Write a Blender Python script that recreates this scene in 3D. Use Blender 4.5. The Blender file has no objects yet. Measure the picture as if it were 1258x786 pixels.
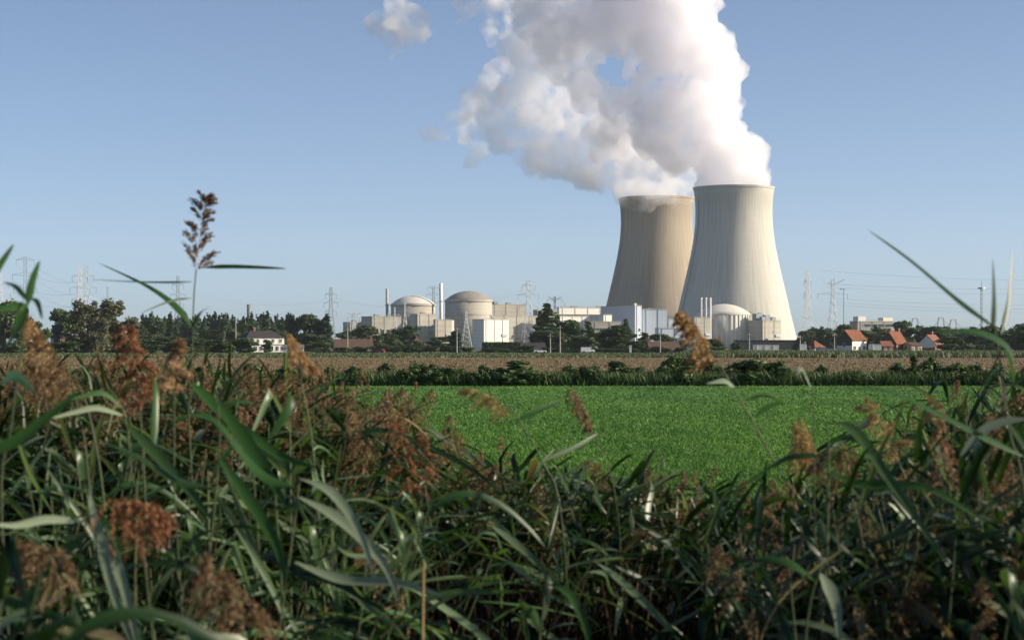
import bpy, math, random
import numpy as np
from mathutils import Vector, Matrix, noise
random.seed(7)
rng = np.random.default_rng(7)
SC = bpy.context.scene
COL = SC.collection
# ------------------------------------------------------------------ camera, sky, sun, exposure
F, CX, HY, EYE = 2500.0, 629.0, 425.0, 2.3      # focal length and horizon in photo pixels, eye height in metres
cam = bpy.data.objects.new('camera', bpy.data.cameras.new('camera'))
COL.objects.link(cam)
cam.location = (0, 0, EYE)
cam.rotation_euler = (math.pi / 2, 0, 0)
cam.data.sensor_width = 36
cam.data.lens = F / 1258 * 36
cam.data.shift_y = 32 / 1258
cam.data.clip_start = 0.1
cam.data.clip_end = 40000
cam.data.dof.use_dof = True
cam.data.dof.focus_distance = 60
cam.data.dof.aperture_fstop = 7.5
SC.camera = cam

SUN_AZ, SUN_EL = math.radians(95), math.radians(24)   # clockwise from the view axis
world = bpy.data.worlds.new('World')
SC.world = world
world.use_nodes = True
wn = world.node_tree
bg = wn.nodes['Background']
sky = wn.nodes.new('ShaderNodeTexSky')
sky.sky_type = 'NISHITA'
sky.sun_disc = False
sky.sun_elevation = SUN_EL
sky.sun_rotation = SUN_AZ
sky.altitude = 0
sky.air_density = 0.36
sky.dust_density = 1.0
sky.ozone_density = 0.5
tint = wn.nodes.new('ShaderNodeMix'); tint.data_type = 'RGBA'; tint.blend_type = 'MULTIPLY'
tint.inputs['Factor'].default_value = 1.0
tint.inputs['B'].default_value = (1.0, 1.09, 1.10, 1)      # the film's cooler white balance
wn.links.new(sky.outputs[0], tint.inputs['A'])
wn.links.new(tint.outputs['Result'], bg.inputs[0])
bg.inputs[1].default_value = 0.111
sun = bpy.data.objects.new('sun', bpy.data.lights.new('sun', 'SUN'))
COL.objects.link(sun)
sun.data.energy = 4.9
sun.data.angle = math.radians(0.5)
sun.data.color = (1.0, 0.88, 0.70)
sv = Vector((math.sin(SUN_AZ) * math.cos(SUN_EL), math.cos(SUN_AZ) * math.cos(SUN_EL), math.sin(SUN_EL)))
sun.rotation_euler = sv.to_track_quat('Z', 'Y').to_euler()
sun.location = (300, -40, 400)
SC.view_settings.view_transform = 'Standard'
SC.view_settings.look = 'None'
SC.view_settings.exposure = 0.5
SC.view_settings.gamma = 1.0
SC.view_settings.use_curve_mapping = False
SC.render.engine = 'CYCLES'
cy = SC.cycles
cy.use_denoising = True
cy.max_bounces = 36
cy.diffuse_bounces = 4
cy.glossy_bounces = 3
cy.transmission_bounces = 4
cy.volume_bounces = 32
cy.transparent_max_bounces = 256
cy.sample_clamp_indirect = 6

# ------------------------------------------------------------------ helpers
def at(px, py, d):
    return Vector(((px - CX) / F * d, d, EYE + (HY - py) / F * d))
def wx(px, d): return (px - CX) / F * d
def wz(py, d): return EYE + (HY - py) / F * d

def sock(n, name): return n.inputs[name]
def mat(name, col, col2=None, scale=1.0, rough=0.85, bump=0.0, detail=4.0, objvar=0.0, stretch=None, spec=0.3, lines=None, metallic=0.0, dist=1.0):
    """Principled surface whose colour wanders between two real colours; lines = (axis, spacing, depth, darkening) courses or joints."""
    m = bpy.data.materials.new(name)
    m.use_nodes = True
    nt = m.node_tree
    b = nt.nodes['Principled BSDF']
    b.inputs['Roughness'].default_value = rough
    b.inputs['Specular IOR Level'].default_value = spec
    b.inputs['Metallic'].default_value = metallic
    tc = nt.nodes.new('ShaderNodeTexCoord')
    mp = nt.nodes.new('ShaderNodeMapping')
    nt.links.new(tc.outputs['Object'], mp.inputs[0])
    if stretch: mp.inputs['Scale'].default_value = stretch
    nz = nt.nodes.new('ShaderNodeTexNoise')
    nz.inputs['Scale'].default_value = scale
    nz.inputs['Detail'].default_value = detail
    nz.inputs['Roughness'].default_value = 0.62
    nt.links.new(mp.outputs[0], nz.inputs['Vector'])
    ramp = nt.nodes.new('ShaderNodeValToRGB')
    ramp.color_ramp.elements[0].position = 0.32
    ramp.color_ramp.elements[1].position = 0.68
    c2 = col2 or tuple(min(1, c * 0.75) for c in col)
    ramp.color_ramp.elements[0].color = (*c2, 1)
    ramp.color_ramp.elements[1].color = (*col, 1)
    nt.links.new(nz.outputs['Fac'], ramp.inputs[0])
    out = ramp.outputs[0]
    height = nz.outputs['Fac']
    if lines:
        ax, spacing, depth, dark = lines
        sp = nt.nodes.new('ShaderNodeSeparateXYZ')
        nt.links.new(tc.outputs['Object'], sp.inputs[0])
        a = math_n(nt, 'MULTIPLY', sp.outputs[ax], 1 / spacing)
        fr = math_n(nt, 'FRACT', a)
        ln = math_n(nt, 'LESS_THAN', fr, depth)
        mx = nt.nodes.new('ShaderNodeMix'); mx.data_type = 'RGBA'; mx.blend_type = 'MULTIPLY'
        nt.links.new(math_n(nt, 'MULTIPLY', ln, dark), mx.inputs['Factor'])
        nt.links.new(out, mx.inputs['A']); mx.inputs['B'].default_value = (0.3, 0.3, 0.3, 1)
        out = mx.outputs['Result']
    if objvar:
        oi = nt.nodes.new('ShaderNodeObjectInfo')
        v = math_n(nt, 'MULTIPLY_ADD', oi.outputs['Random'], 2 * objvar, 1 - objvar)
        hs = nt.nodes.new('ShaderNodeHueSaturation')
        nt.links.new(v, hs.inputs['Value'])
        nt.links.new(out, hs.inputs['Color'])
        out = hs.outputs[0]
    nt.links.new(out, b.inputs['Base Color'])
    if bump:
        bp = nt.nodes.new('ShaderNodeBump')
        bp.inputs['Strength'].default_value = bump
        bp.inputs['Distance'].default_value = dist
        nt.links.new(height, bp.inputs['Height'])
        nt.links.new(bp.outputs[0], b.inputs['Normal'])
    return m
def math_n(nt, op, a, b=None, c=None):
    n = nt.nodes.new('ShaderNodeMath'); n.operation = op
    for i, v in enumerate((a, b, c)):
        if v is None: continue
        if isinstance(v, (int, float)): n.inputs[i].default_value = v
        else: nt.links.new(v, n.inputs[i])
    return n.outputs[0]
def leaf_mat(name, stops, rough=0.5, trans=0.25, objvar=0.15, spec=0.4, tboost=None):
    """Foliage: each leaf takes its own colour from the stops; part of the light passes through it."""
    m = bpy.data.materials.new(name); m.use_nodes = True
    nt = m.node_tree
    b = nt.nodes['Principled BSDF']
    b.inputs['Roughness'].default_value = rough
    b.inputs['Specular IOR Level'].default_value = spec
    ge = nt.nodes.new('ShaderNodeNewGeometry')
    r = nt.nodes.new('ShaderNodeValToRGB')
    el = r.color_ramp.elements
    while len(el) < len(stops): el.new(0.5)
    for e, (p, c) in zip(el, stops):
        e.position = p; e.color = (*c, 1)
    nt.links.new(ge.outputs['Random Per Island'], r.inputs[0])
    oi = nt.nodes.new('ShaderNodeObjectInfo')
    hs = nt.nodes.new('ShaderNodeHueSaturation')
    nt.links.new(math_n(nt, 'MULTIPLY_ADD', oi.outputs['Random'], 2 * objvar, 1 - objvar), hs.inputs['Value'])
    nt.links.new(r.outputs[0], hs.inputs['Color'])
    nt.links.new(hs.outputs[0], b.inputs['Base Color'])
    if trans:
        t = nt.nodes.new('ShaderNodeBsdfTranslucent')
        if tboost:
            mu = nt.nodes.new('ShaderNodeMix'); mu.data_type = 'RGBA'; mu.blend_type = 'MULTIPLY'; mu.inputs['Factor'].default_value = 1; mu.clamp_result = False
            nt.links.new(hs.outputs[0], mu.inputs['A']); mu.inputs['B'].default_value = (*tboost, 1)
            nt.links.new(mu.outputs['Result'], t.inputs[0])
        else: nt.links.new(hs.outputs[0], t.inputs[0])
        mx = nt.nodes.new('ShaderNodeMixShader'); mx.inputs[0].default_value = trans
        nt.links.new(b.outputs[0], mx.inputs[1]); nt.links.new(t.outputs[0], mx.inputs[2])
        nt.links.new(mx.outputs[0], nt.nodes['Material Output'].inputs[0])
    return m

class MB:
    def __init__(s): s.v, s.f = [], []
    def add(s, vs, fs):
        n = len(s.v); s.v += [tuple(v) for v in vs]; s.f += [tuple(i + n for i in f) for f in fs]; return s
    def box(s, cx, cy, z0, sx, sy, sz, rz=0):
        c, n = math.cos(rz), math.sin(rz)
        vs = []
        for z in (z0, z0 + sz):
            for x, y in ((-sx/2, -sy/2), (sx/2, -sy/2), (sx/2, sy/2), (-sx/2, sy/2)):
                vs.append((cx + x*c - y*n, cy + x*n + y*c, z))
        return s.add(vs, [(3,2,1,0),(4,5,6,7),(0,1,5,4),(1,2,6,5),(2,3,7,6),(3,0,4,7)])
    def lathe(s, prof, n=48, cap=True, cx=0, cy=0, a0=0, a1=2*math.pi):
        full = abs(a1 - a0 - 2*math.pi) < 1e-6
        m = n if full else n + 1
        vs = [(cx + r*math.cos(a0+(a1-a0)*k/n), cy + r*math.sin(a0+(a1-a0)*k/n), z) for r, z in prof for k in range(m)]
        fs = []
        for i in range(len(prof) - 1):
            for k in range(n):
                k2 = (k+1) % m
                fs.append((i*m+k, i*m+k2, (i+1)*m+k2, (i+1)*m+k))
        if cap and full:
            if prof[0][0] > 1e-6: fs.append(tuple(range(m-1, -1, -1)))
            if prof[-1][0] > 1e-6: fs.append(tuple((len(prof)-1)*m+k for k in range(m)))
        return s.add(vs, fs)
    def tube(s, pts, rad, n=6):
        pts = [Vector(p) for p in pts]
        if isinstance(rad, (int, float)): rad = [rad]*len(pts)
        vs = []
        for i, p in enumerate(pts):
            t = (pts[min(i+1, len(pts)-1)] - pts[max(i-1, 0)]).normalized()
            u = t.cross(Vector((0.3, 1, 0.2)) if abs(t.y) < 0.9 else Vector((1, 0, 0.1))).normalized()
            w = t.cross(u)
            for k in range(n):
                a = 2*math.pi*k/n
                vs.append(p + (u*math.cos(a) + w*math.sin(a))*rad[i])
        fs = [(i*n+k, i*n+(k+1)%n, (i+1)*n+(k+1)%n, (i+1)*n+k) for i in range(len(pts)-1) for k in range(n)]
        fs += [tuple(range(n-1, -1, -1)), tuple((len(pts)-1)*n+k for k in range(n))]
        return s.add(vs, fs)
    def bar(s, a, b, r, n=4): return s.tube([a, b], r, n)
    def prism(s, poly, y0, y1):
        """polygon in x,z (counter-clockwise seen from -y) pushed from y0 to y1"""
        n = len(poly)
        vs = [(x, y0, z) for x, z in poly] + [(x, y1, z) for x, z in poly]
        fs = [tuple(range(n)), tuple(range(2*n-1, n-1, -1))] + [(i, i+n, (i+1)%n+n, (i+1)%n) for i in range(n)]
        return s.add(vs, [tuple(reversed(f)) for f in fs] if False else fs)
    def prism_x(s, poly, x0, x1):
        n = len(poly)
        vs = [(x0, y, z) for y, z in poly] + [(x1, y, z) for y, z in poly]
        fs = [tuple(range(n-1, -1, -1)), tuple(range(n, 2*n))] + [(i, (i+1)%n, (i+1)%n+n, i+n) for i in range(n)]
        return s.add(vs, fs)
    def build(s, name, m, parent=None, smooth=False, loc=None):
        me = bpy.data.meshes.new(name)
        me.from_pydata(s.v, [], s.f)
        me.materials.append(m)
        if smooth:
            me.polygons.foreach_set('use_smooth', [len(p.vertices) < 5 for p in me.polygons])
        o = bpy.data.objects.new(name, me); COL.objects.link(o)
        if parent: o.parent = parent
        if loc: o.location = loc
        return o

def np_mesh(name, verts, faces, m, parent=None, smooth=False, link=True):
    """numpy arrays of vertices and equal-sided faces -> object"""
    verts = np.asarray(verts, np.float32); faces = np.asarray(faces, np.int32)
    me = bpy.data.meshes.new(name)
    k = faces.shape[1]
    me.vertices.add(len(verts)); me.vertices.foreach_set('co', verts.ravel())
    me.loops.add(faces.size); me.loops.foreach_set('vertex_index', faces.ravel())
    me.polygons.add(len(faces)); me.polygons.foreach_set('loop_start', np.arange(0, faces.size, k, dtype=np.int32))
    if smooth: me.polygons.foreach_set('use_smooth', np.ones(len(faces), bool))
    me.update(calc_edges=True)
    me.materials.append(m)
    o = bpy.data.objects.new(name, me)
    if link: COL.objects.link(o)
    if parent: o.parent = parent
    return o

def tag(o, label=None, cat=None, group=None, kind=None):
    if label: o['label'] = label
    if cat: o['category'] = cat
    if group: o['group'] = group
    if kind: o['kind'] = kind
    return o
def thing(name, label, cat, loc=(0, 0, 0), rz=0, group=None):
    o = bpy.data.objects.new(name, None); COL.objects.link(o)
    o.empty_display_size = 0.3
    o.location = loc; o.rotation_euler = (0, 0, rz)
    return tag(o, label, cat, group)
KIDS = {}
def dup(root, loc, rz=0, scale=(1, 1, 1), label=None, group=None):
    """copy a thing with its parts and sub-parts"""
    if root.name not in KIDS: KIDS[root.name] = [(c, list(c.children)) for c in root.children]
    r = root.copy(); COL.objects.link(r)
    r.location = loc; r.rotation_euler = rz if isinstance(rz, tuple) else (0, 0, rz); r.scale = scale
    if label: r['label'] = label
    if group: r['group'] = group
    for c, subs in KIDS[root.name]:
        k = c.copy(); COL.objects.link(k); k.parent = r
        for g in subs:
            q = g.copy(); COL.objects.link(q); q.parent = k
    return r

# ------------------------------------------------------------------ the setting: one ground sheet, fields on it
M = {}
M['earth'] = mat('earth', (0.075, 0.085, 0.035), (0.05, 0.055, 0.025), 0.05)
M['field'] = mat('field_soil', (0.072, 0.175, 0.026), (0.05, 0.13, 0.02), 0.6, bump=0.5, dist=0.05)
def field_tone(m, amt):
    """slow shifts of the crop's own colour over the field"""
    nt = m.node_tree; b = nt.nodes['Principled BSDF']
    src = b.inputs['Base Color'].links[0].from_socket
    tc = nt.nodes.new('ShaderNodeTexCoord'); mp = nt.nodes.new('ShaderNodeMapping'); mp.inputs['Scale'].default_value = (.22, .07, 1)
    nt.links.new(tc.outputs['Object'], mp.inputs[0])
    n = nt.nodes.new('ShaderNodeTexNoise'); n.inputs['Scale'].default_value = 1; n.inputs['Detail'].default_value = 5; n.inputs['Roughness'].default_value = .6
    nt.links.new(mp.outputs[0], n.inputs['Vector'])
    n2 = nt.nodes.new('ShaderNodeTexNoise'); n2.inputs['Scale'].default_value = 2.6; n2.inputs['Detail'].default_value = 2
    nt.links.new(tc.outputs['Object'], n2.inputs['Vector'])
    v = math_n(nt, 'ADD', math_n(nt, 'MULTIPLY', n.outputs['Fac'], amt*1.6), math_n(nt, 'MULTIPLY', n2.outputs['Fac'], amt*1.4))
    hs = nt.nodes.new('ShaderNodeHueSaturation')
    nt.links.new(math_n(nt, 'ADD', v, 1 - amt*1.5), hs.inputs['Value'])
    nt.links.new(math_n(nt, 'MULTIPLY_ADD', n.outputs['Fac'], -.05, .522), hs.inputs['Hue'])
    nt.links.new(src, hs.inputs['Color'])
    for l in list(src.links):
        if l.to_node != hs: nt.links.new(hs.outputs[0], l.to_socket)
M['stubble'] = mat('stubble', (0.175, 0.115, 0.047), (0.115, 0.080, 0.033), 0.35, bump=0.4, dist=0.1, stretch=(0.25, 1, 1), detail=8)
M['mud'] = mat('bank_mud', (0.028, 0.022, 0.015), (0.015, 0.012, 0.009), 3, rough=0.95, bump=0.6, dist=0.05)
field_tone(M['field'], .8); field_tone(M['stubble'], .4)
def sheet(name, x0, x1, y0, y1, z, m, n=1):
    b = MB()
    b.add([(x0, y0, z), (x1, y0, z), (x1, y1, z), (x0, y1, z)], [(0, 1, 2, 3)])
    return tag(b.build(name, m), kind='structure')
sheet('ground', -7000, 7000, -600, 12000, 0, M['earth'])
sheet('grass_field', -180, 180, 14, 117, 0.01, M['field'])
sheet('stubble_field', -260, 320, 119, 400, 0.02, M['stubble'])
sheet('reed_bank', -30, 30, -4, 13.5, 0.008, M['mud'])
# ------------------------------------------------------------------ materials of the power station
M['white_clad'] = mat('white_cladding', (0.80, 0.76, 0.68), (0.74, 0.70, 0.62), 0.03, rough=0.7, lines=(2, 3.2, 0.05, 0.35))
M['blue_clad'] = mat('blue_white_cladding', (0.60, 0.65, 0.72), (0.55, 0.60, 0.67), 0.05, rough=0.7, lines=(0, 3.0, 0.07, 0.35))
M['plant_conc'] = mat('plant_concrete', (0.42, 0.39, 0.33), (0.29, 0.27, 0.23), 0.09, rough=0.9, lines=(2, 4.0, 0.06, 0.6), stretch=(1, 1, .25), detail=7)
M['plant_conc_pale'] = mat('pale_concrete', (0.52, 0.48, 0.40), (0.39, 0.36, 0.30), 0.08, rough=0.9, lines=(2, 5.0, 0.05, 0.6), stretch=(1, 1, .25), detail=7)
M['dome_conc'] = mat('dome_concrete', (0.31, 0.275, 0.235), (0.25, 0.22, 0.19), 0.12, rough=0.75)
M['dome_white'] = mat('white_dome_concrete', (0.66, 0.62, 0.55), (0.58, 0.55, 0.49), 0.05, rough=0.8)
M['drum_conc'] = mat('drum_concrete', (0.46, 0.42, 0.35), (0.38, 0.345, 0.29), 0.08, rough=0.9, lines=(2, 3.4, 0.08, 0.4), stretch=(1, 1, 0.25))
M['dark_glass'] = mat('dark_glass', (0.035, 0.045, 0.055), None, 1, rough=0.15, spec=0.5)
M['grey_roof'] = mat('grey_roofing', (0.16, 0.16, 0.165), None, 0.3)
M['steel'] = mat('galvanised_steel', (0.42, 0.45, 0.48), None, 0.5, rough=0.5, metallic=0.3)
M['steel_white'] = mat('white_painted_steel', (0.74, 0.72, 0.68), None, 0.5, rough=0.5)
M['steel_grey'] = mat('weathered_grey_steel', (0.24, 0.27, 0.30), None, 0.5, rough=0.6, metallic=0.2)
M['dark_shed'] = mat('dark_sheet_cladding', (0.030, 0.034, 0.038), None, 0.1, rough=0.7, lines=(0, 2.2, 0.06, 0.5))
M['eaves_shadow'] = mat('brown_eaves_shadow', (0.16, 0.125, 0.10), None, 0.1)  # dark brown that paints the shadow below the eaves

def tower_mat(name, col, col2, stain):
    m = mat(name, col, col2, 0.035, rough=0.92, stretch=(1, 1, 0.22), detail=6)
    nt = m.node_tree; b = nt.nodes['Principled BSDF']
    src = b.inputs['Base Color'].links[0].from_socket
    tc = nt.nodes.new('ShaderNodeTexCoord'); sp = nt.nodes.new('ShaderNodeSeparateXYZ')
    nt.links.new(tc.outputs['Object'], sp.inputs[0])
    ang = math_n(nt, 'ARCTAN2', sp.outputs[1], sp.outputs[0])
    cb = nt.nodes.new('ShaderNodeCombineXYZ')
    nt.links.new(math_n(nt, 'MULTIPLY', ang, 26.0), cb.inputs[0])
    nt.links.new(math_n(nt, 'MULTIPLY', sp.outputs[2], 0.018), cb.inputs[1])
    st = nt.nodes.new('ShaderNodeTexNoise'); st.inputs['Scale'].default_value = 1.0; st.inputs['Detail'].default_value = 3
    nt.links.new(cb.outputs[0], st.inputs['Vector'])
    # run-off stains: a belt below the rim that fades downward in ragged fingers
    mr = nt.nodes.new('ShaderNodeMapRange'); mr.inputs[1].default_value = 126; mr.inputs[2].default_value = 150; mr.interpolation_type = 'SMOOTHSTEP'
    nt.links.new(math_n(nt, 'MULTIPLY_ADD', st.outputs['Fac'], 26, math_n(nt, 'ADD', sp.outputs[2], -13)), mr.inputs[0])
    mr2 = nt.nodes.new('ShaderNodeMapRange'); mr2.inputs[1].default_value = 163; mr2.inputs[2].default_value = 156; mr2.interpolation_type = 'SMOOTHSTEP'
    nt.links.new(sp.outputs[2], mr2.inputs[0])
    rib = math_n(nt, 'SINE', math_n(nt, 'MULTIPLY', ang, 72.0))
    ribc = math_n(nt, 'MULTIPLY_ADD', rib, 0.35, 0.6)
    belt = math_n(nt, 'MULTIPLY', math_n(nt, 'MULTIPLY', mr.outputs[0], mr2.outputs[0]), ribc)
    s2 = nt.nodes.new('ShaderNodeMapRange'); s2.inputs[1].default_value = 0.45; s2.inputs[2].default_value = 0.75
    nt.links.new(st.outputs['Fac'], s2.inputs[0])
    fac = math_n(nt, 'MAXIMUM', math_n(nt, 'MULTIPLY', belt, 0.32), math_n(nt, 'MULTIPLY', s2.outputs[0], 0.42))
    lift = math_n(nt, 'LESS_THAN', math_n(nt, 'FRACT', math_n(nt, 'MULTIPLY', sp.outputs[2], 1/7.5)), 0.09)
    fac = math_n(nt, 'MAXIMUM', fac, math_n(nt, 'MULTIPLY', lift, 0.16))
    fac = math_n(nt, 'MAXIMUM', fac, math_n(nt, 'MULTIPLY', math_n(nt, 'GREATER_THAN', rib, 0.72), 0.03))
    mx = nt.nodes.new('ShaderNodeMix'); mx.data_type = 'RGBA'; mx.blend_type = 'MULTIPLY'
    nt.links.new(fac, mx.inputs['Factor']); nt.links.new(src, mx.inputs['A']); mx.inputs['B'].default_value = (*stain, 1)
    nt.links.new(mx.outputs['Result'], b.inputs['Base Color'])
    return m
M['tower_cream'] = tower_mat('cream_tower_concrete', (0.55, 0.525, 0.465), (0.485, 0.463, 0.41), (0.42, 0.40, 0.36))
M['tower_tan'] = tower_mat('tan_tower_concrete', (0.385, 0.325, 0.25), (0.32, 0.27, 0.21), (0.45, 0.41, 0.36))

# ------------------------------------------------------------------ cooling towers
PROF = [(68.5, 0), (64.8, 11.5), (58.3, 38), (52.6, 62), (46.8, 88), (42.2, 112), (39.9, 134), (40.2, 150), (41.4, 163), (41.9, 166.4)]
def smooth_prof(p, n=40):
    z = np.linspace(p[0][1], p[-1][1], n)
    zs = np.array([q[1] for q in p]); rs = np.array([q[0] for q in p])
    c = np.polyfit(zs, rs, 5)
    return [(float(np.polyval(c, v)), float(v)) for v in z]
def cooling_tower(label, px, d, m):
    t = thing('cooling_tower', label, 'cooling tower', (wx(px, d), d, 0))
    pr = smooth_prof(PROF)
    inner = [(r - 1.0, z) for r, z in reversed(pr)]
    MB().lathe(pr + inner, 128, cap=False).build('shell', m, t, smooth=True)
    r, z = pr[-1]
    MB().lathe([(r + 0.4, z - 1.6), (r + 0.5, z + 0.6), (r - 1.3, z + 0.6), (r - 1.3, z - 1.4), (r + 0.4, z - 1.6)], 128, cap=False).build('rim', m, t)
    b = MB()
    for k in range(0, 36):      # maintenance ladder up the shell, sunward back
        q = pr[k]; a = math.radians(200)
        b.box((q[0] + 0.5) * math.cos(a), (q[0] + 0.5) * math.sin(a), q[1], 0.5, 0.9, 4.35, a)
    b.build('ladder', M['steel_grey'], t)
    return t
D2, D1 = 2118.0, 2265.0
cooling_tower('pale cream concrete cooling tower standing in front, the right one, streaked below its rim', 901.5, D2, M['tower_cream'])
cooling_tower('browner tan concrete cooling tower partly hidden behind the cream one', 806.7, D1, M['tower_tan'])

# ------------------------------------------------------------------ blocks, domes, stacks
TH = math.radians(30)
def block(name, label, cat, pl, pc, pr, py, d, m, th=TH, group=None, base=0):
    """box building: its near corner is seen at pc, its left face runs to pl and its right (front) face to pr, roof line at py."""
    s = d / F
    L = max(2.0, (pr - pc) * s / math.cos(th)); W = max(4.0, (pc - pl) * s / math.sin(th))
    h = wz(py, d) - base
    t = thing(name, label, cat, (wx(pc, d), d, base), th, group)
    t['dims'] = [L, W, h]
    if cat != 'shed' and L > 5:
        b = MB()                                  # roof-edge railing, then the downpipes and the door of the front
        for q in range(max(2, int(L/2.5)) + 1): b.box(L*q/max(2, int(L/2.5)), .3, h + .5, .09, .09, 1.1)
        b.box(L/2, .3, h + 1.55, L, .09, .09); b.box(L/2, .3, h + 1.05, L, .07, .07)
        b.build('railing', M['steel_grey'], t)
        for q in range(1 + int(L/14)):
            MB().box(L*(q + .25)/(1 + int(L/14)), -.16, 0, .3, .3, h).build('downpipe', M['steel_grey'], t)
        MB().box(L*.62, -.08, 0, 2.2, .14, 3.2).build('door', M['steel_grey'], t)
        if h > 14: MB().box(L*.82, -.5, h*.42, min(6, L*.3), .9, 2.2).build('wall_duct', M['steel'], t)
    MB().box(L/2, W/2, 0, L, W, h).build('wall', m, t)
    MB().box(L/2, W/2, h, L + 0.8, W + 0.8, 0.5).build('parapet', M['plant_conc_pale'] if m != M['dark_shed'] else M['dark_shed'], t)
    return t
def wins(t, x0, x1, z0, z1, n, m=None, name='window', w=None, frame=None):
    """windows on the front face of a block, each a part of its own with its pane"""
    step = (x1 - x0) / n
    w = w or step * 0.6
    for k in range(n):
        x = x0 + step * (k + 0.5)
        f = MB().box(x, -0.06, z0 - 0.15, w + 0.3, 0.12, z1 - z0 + 0.3).build(name, frame or M['steel_white'], t)
        MB().box(x, -0.14, z0, w, 0.06, z1 - z0).build('pane', m or M['dark_glass'], f)
def roof_bits(t, spots):
    L, W, h = t['dims']
    for fx, fy, sx, sy, sz in spots:
        MB().box(L*fx, W*fy, h + 0.5, sx, sy, sz).build('roof_vent', M['steel_grey'] if sz < 4 else M['plant_conc'], t)

def reactor(label, px, py_apex, py_drum, rpx, d, mdrum, mdome, ribs=0, bands=0):
    s = d / F; R = rpx * s
    hd = wz(py_drum, d); ha = wz(py_apex, d)
    t = thing('reactor_building', label, 'reactor building', (wx(px, d), d, 0))
    MB().lathe([(R, 0), (R, hd)], 72).build('drum', mdrum, t, smooth=True)
    rise = ha - hd
    Rs = (R*R + rise*rise) / (2*rise)
    amax = math.asin(min(1, R / Rs))
    pr = [(Rs*math.sin(amax*(1-k/12)) + 0.02, hd + 0.5 + rise - Rs + Rs*math.cos(amax*(1-k/12))) for k in range(12)] + [(0.0, hd + 0.5 + rise)]
    MB().lathe(pr, 72).build('dome', mdome, t, smooth=True)
    MB().lathe([(R + 0.7, hd - 1.2), (R + 0.7, hd + 0.6), (R - 0.4, hd + 0.9), (R - 0.4, hd - 1.0), (R + 0.7, hd - 1.2)], 72, cap=False).build('ring_beam', mdrum, t)
    if ribs:
        for k in range(ribs):
            a = 2*math.pi*k/ribs
            MB().box((R + 0.35)*math.cos(a), (R + 0.35)*math.sin(a), 0, 0.9, 1.1, hd - 1.5, a).build('pilaster', mdrum, t)
    for k in range(bands):
        z = hd * (0.45 + 0.5 * k / bands)
        MB().lathe([(R + 0.3, z), (R + 0.3, z + 0.7), (R - 0.2, z + 0.7), (R - 0.2, z), (R + 0.3, z)], 72, cap=False).build('concrete_band', mdrum, t)
    return t
reactor('left, smaller domed reactor building with a pale low dome behind stepped blocks', 507.5, 363.5, 374.5, 27.2, 2000, M['drum_conc'], M['dome_white'], bands=2)
reactor('large domed reactor building with a brown dome in the middle of the power station', 575.5, 358, 369.5, 28.8, 1960, M['drum_conc'], M['dome_conc'], bands=2)
reactor('white domed reactor building with ribbed drum in front of the cream cooling tower', 889.3, 374, 385.5, 31.6, 1985, M['dome_white'], M['dome_white'], ribs=36)

t = block('plant_building', 'low concrete plant block left of the small dome, dark left face', 'plant building', 442, 457, 492, 389, 1930, M['plant_conc'])
wins(t, 2, 26, 14, 18, 4); roof_bits(t, [(0.3, 0.4, 5, 4, 2), (0.75, 0.5, 3, 3, 3)])
t = block('plant_building', 'lowest dark grey plant block at the far left end of the power station', 'plant building', 420, 430, 446, 396, 1980, M['plant_conc'])
roof_bits(t, [(0.5, 0.4, 4, 4, 2)])
t = block('plant_building', 'stepped concrete block standing in front of the left dome', 'plant building', 503, 513, 535, 386, 1890, M['plant_conc_pale'])
wins(t, 2, 18, 19, 21.5, 4, name='louvre', m=M['steel_grey']); roof_bits(t, [(0.4, 0.3, 4, 3, 1.6)])
t = block('plant_building', 'lower concrete annexe with a rounded end between the two brown and pale domes', 'plant building', 534, 535, 554, 393, 1885, M['plant_conc_pale'])
L, W, h = t['dims']
MB().lathe([(5.2, 0), (5.2, h - 0.05)], 32, cx=L, cy=5.3).build('round_end', M['plant_conc_pale'], t, smooth=True)
MB().box(L * .4, -0.08, h * .62, L * .7, 0.12, 0.7).build('ledge', M['plant_conc'], t)
t = block('plant_building', 'brown concrete block attached to the right of the brown dome', 'plant building', 601, 604, 646, 374, 1990, M['plant_conc'])
roof_bits(t, [(0.12, 0.3, 5, 5, 2.5), (0.5, 0.4, 4, 3, 1.5)])
t = block('plant_building', 'pale lower block in front of the brown block right of the dome', 'plant building', 596, 600, 662, 388, 1950, M['plant_conc_pale'])
MB().box(t['dims'][0] * .5, -0.3, 9.0, t['dims'][0] * 0.95, 0.5, 0.9).build('pipe_gallery', M['steel_grey'], t)
t = block('plant_building', 'bright white cube building below the brown dome with a dark left face', 'plant building', 580, 594.5, 625, 392.5, 1850, M['white_clad'], math.radians(38))
L, W, h = t['dims']
MB().box(L*.18, -0.05, 0, 4.2, 0.3, 5).build('roller_door', M['steel_grey'], t)
roof_bits(t, [(0.7, 0.6, 3, 2, 1.0)])
t = block('plant_building', 'concrete block at the foot of the tall lattice pylon', 'plant building', 655, 660, 690, 381, 2040, M['plant_conc'])
t = block('turbine_hall', 'long white turbine hall with a bright roof strip left of the tan cooling tower', 'turbine hall', 684, 687, 782, 377.8, 1960, M['white_clad'], math.radians(24))
L, W, h = t['dims']
MB().box(L/2, -0.9, h - 8.6, L, 1.5, 2.2).build('eaves_shadow_strip', M['eaves_shadow'], t)  # eaves shadow painted as a dark strip along the front
roof_bits(t, [(0.2, 0.2, 8, 2, 1.2), (0.55, 0.2, 8, 2, 1.2), (0.8, 0.25, 4, 3, 1.5)])
t = block('plant_building', 'white annexe under the eaves of the long turbine hall', 'plant building', 686, 688, 737, 388.5, 1900, M['white_clad'])
wins(t, 4, 34, 3, 6, 6)
t = block('stair_tower', 'tall narrow pale tower at the end of the long turbine hall', 'tower block', 741, 780, 788.5, 375.8, 1880, M['blue_clad'])
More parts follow.
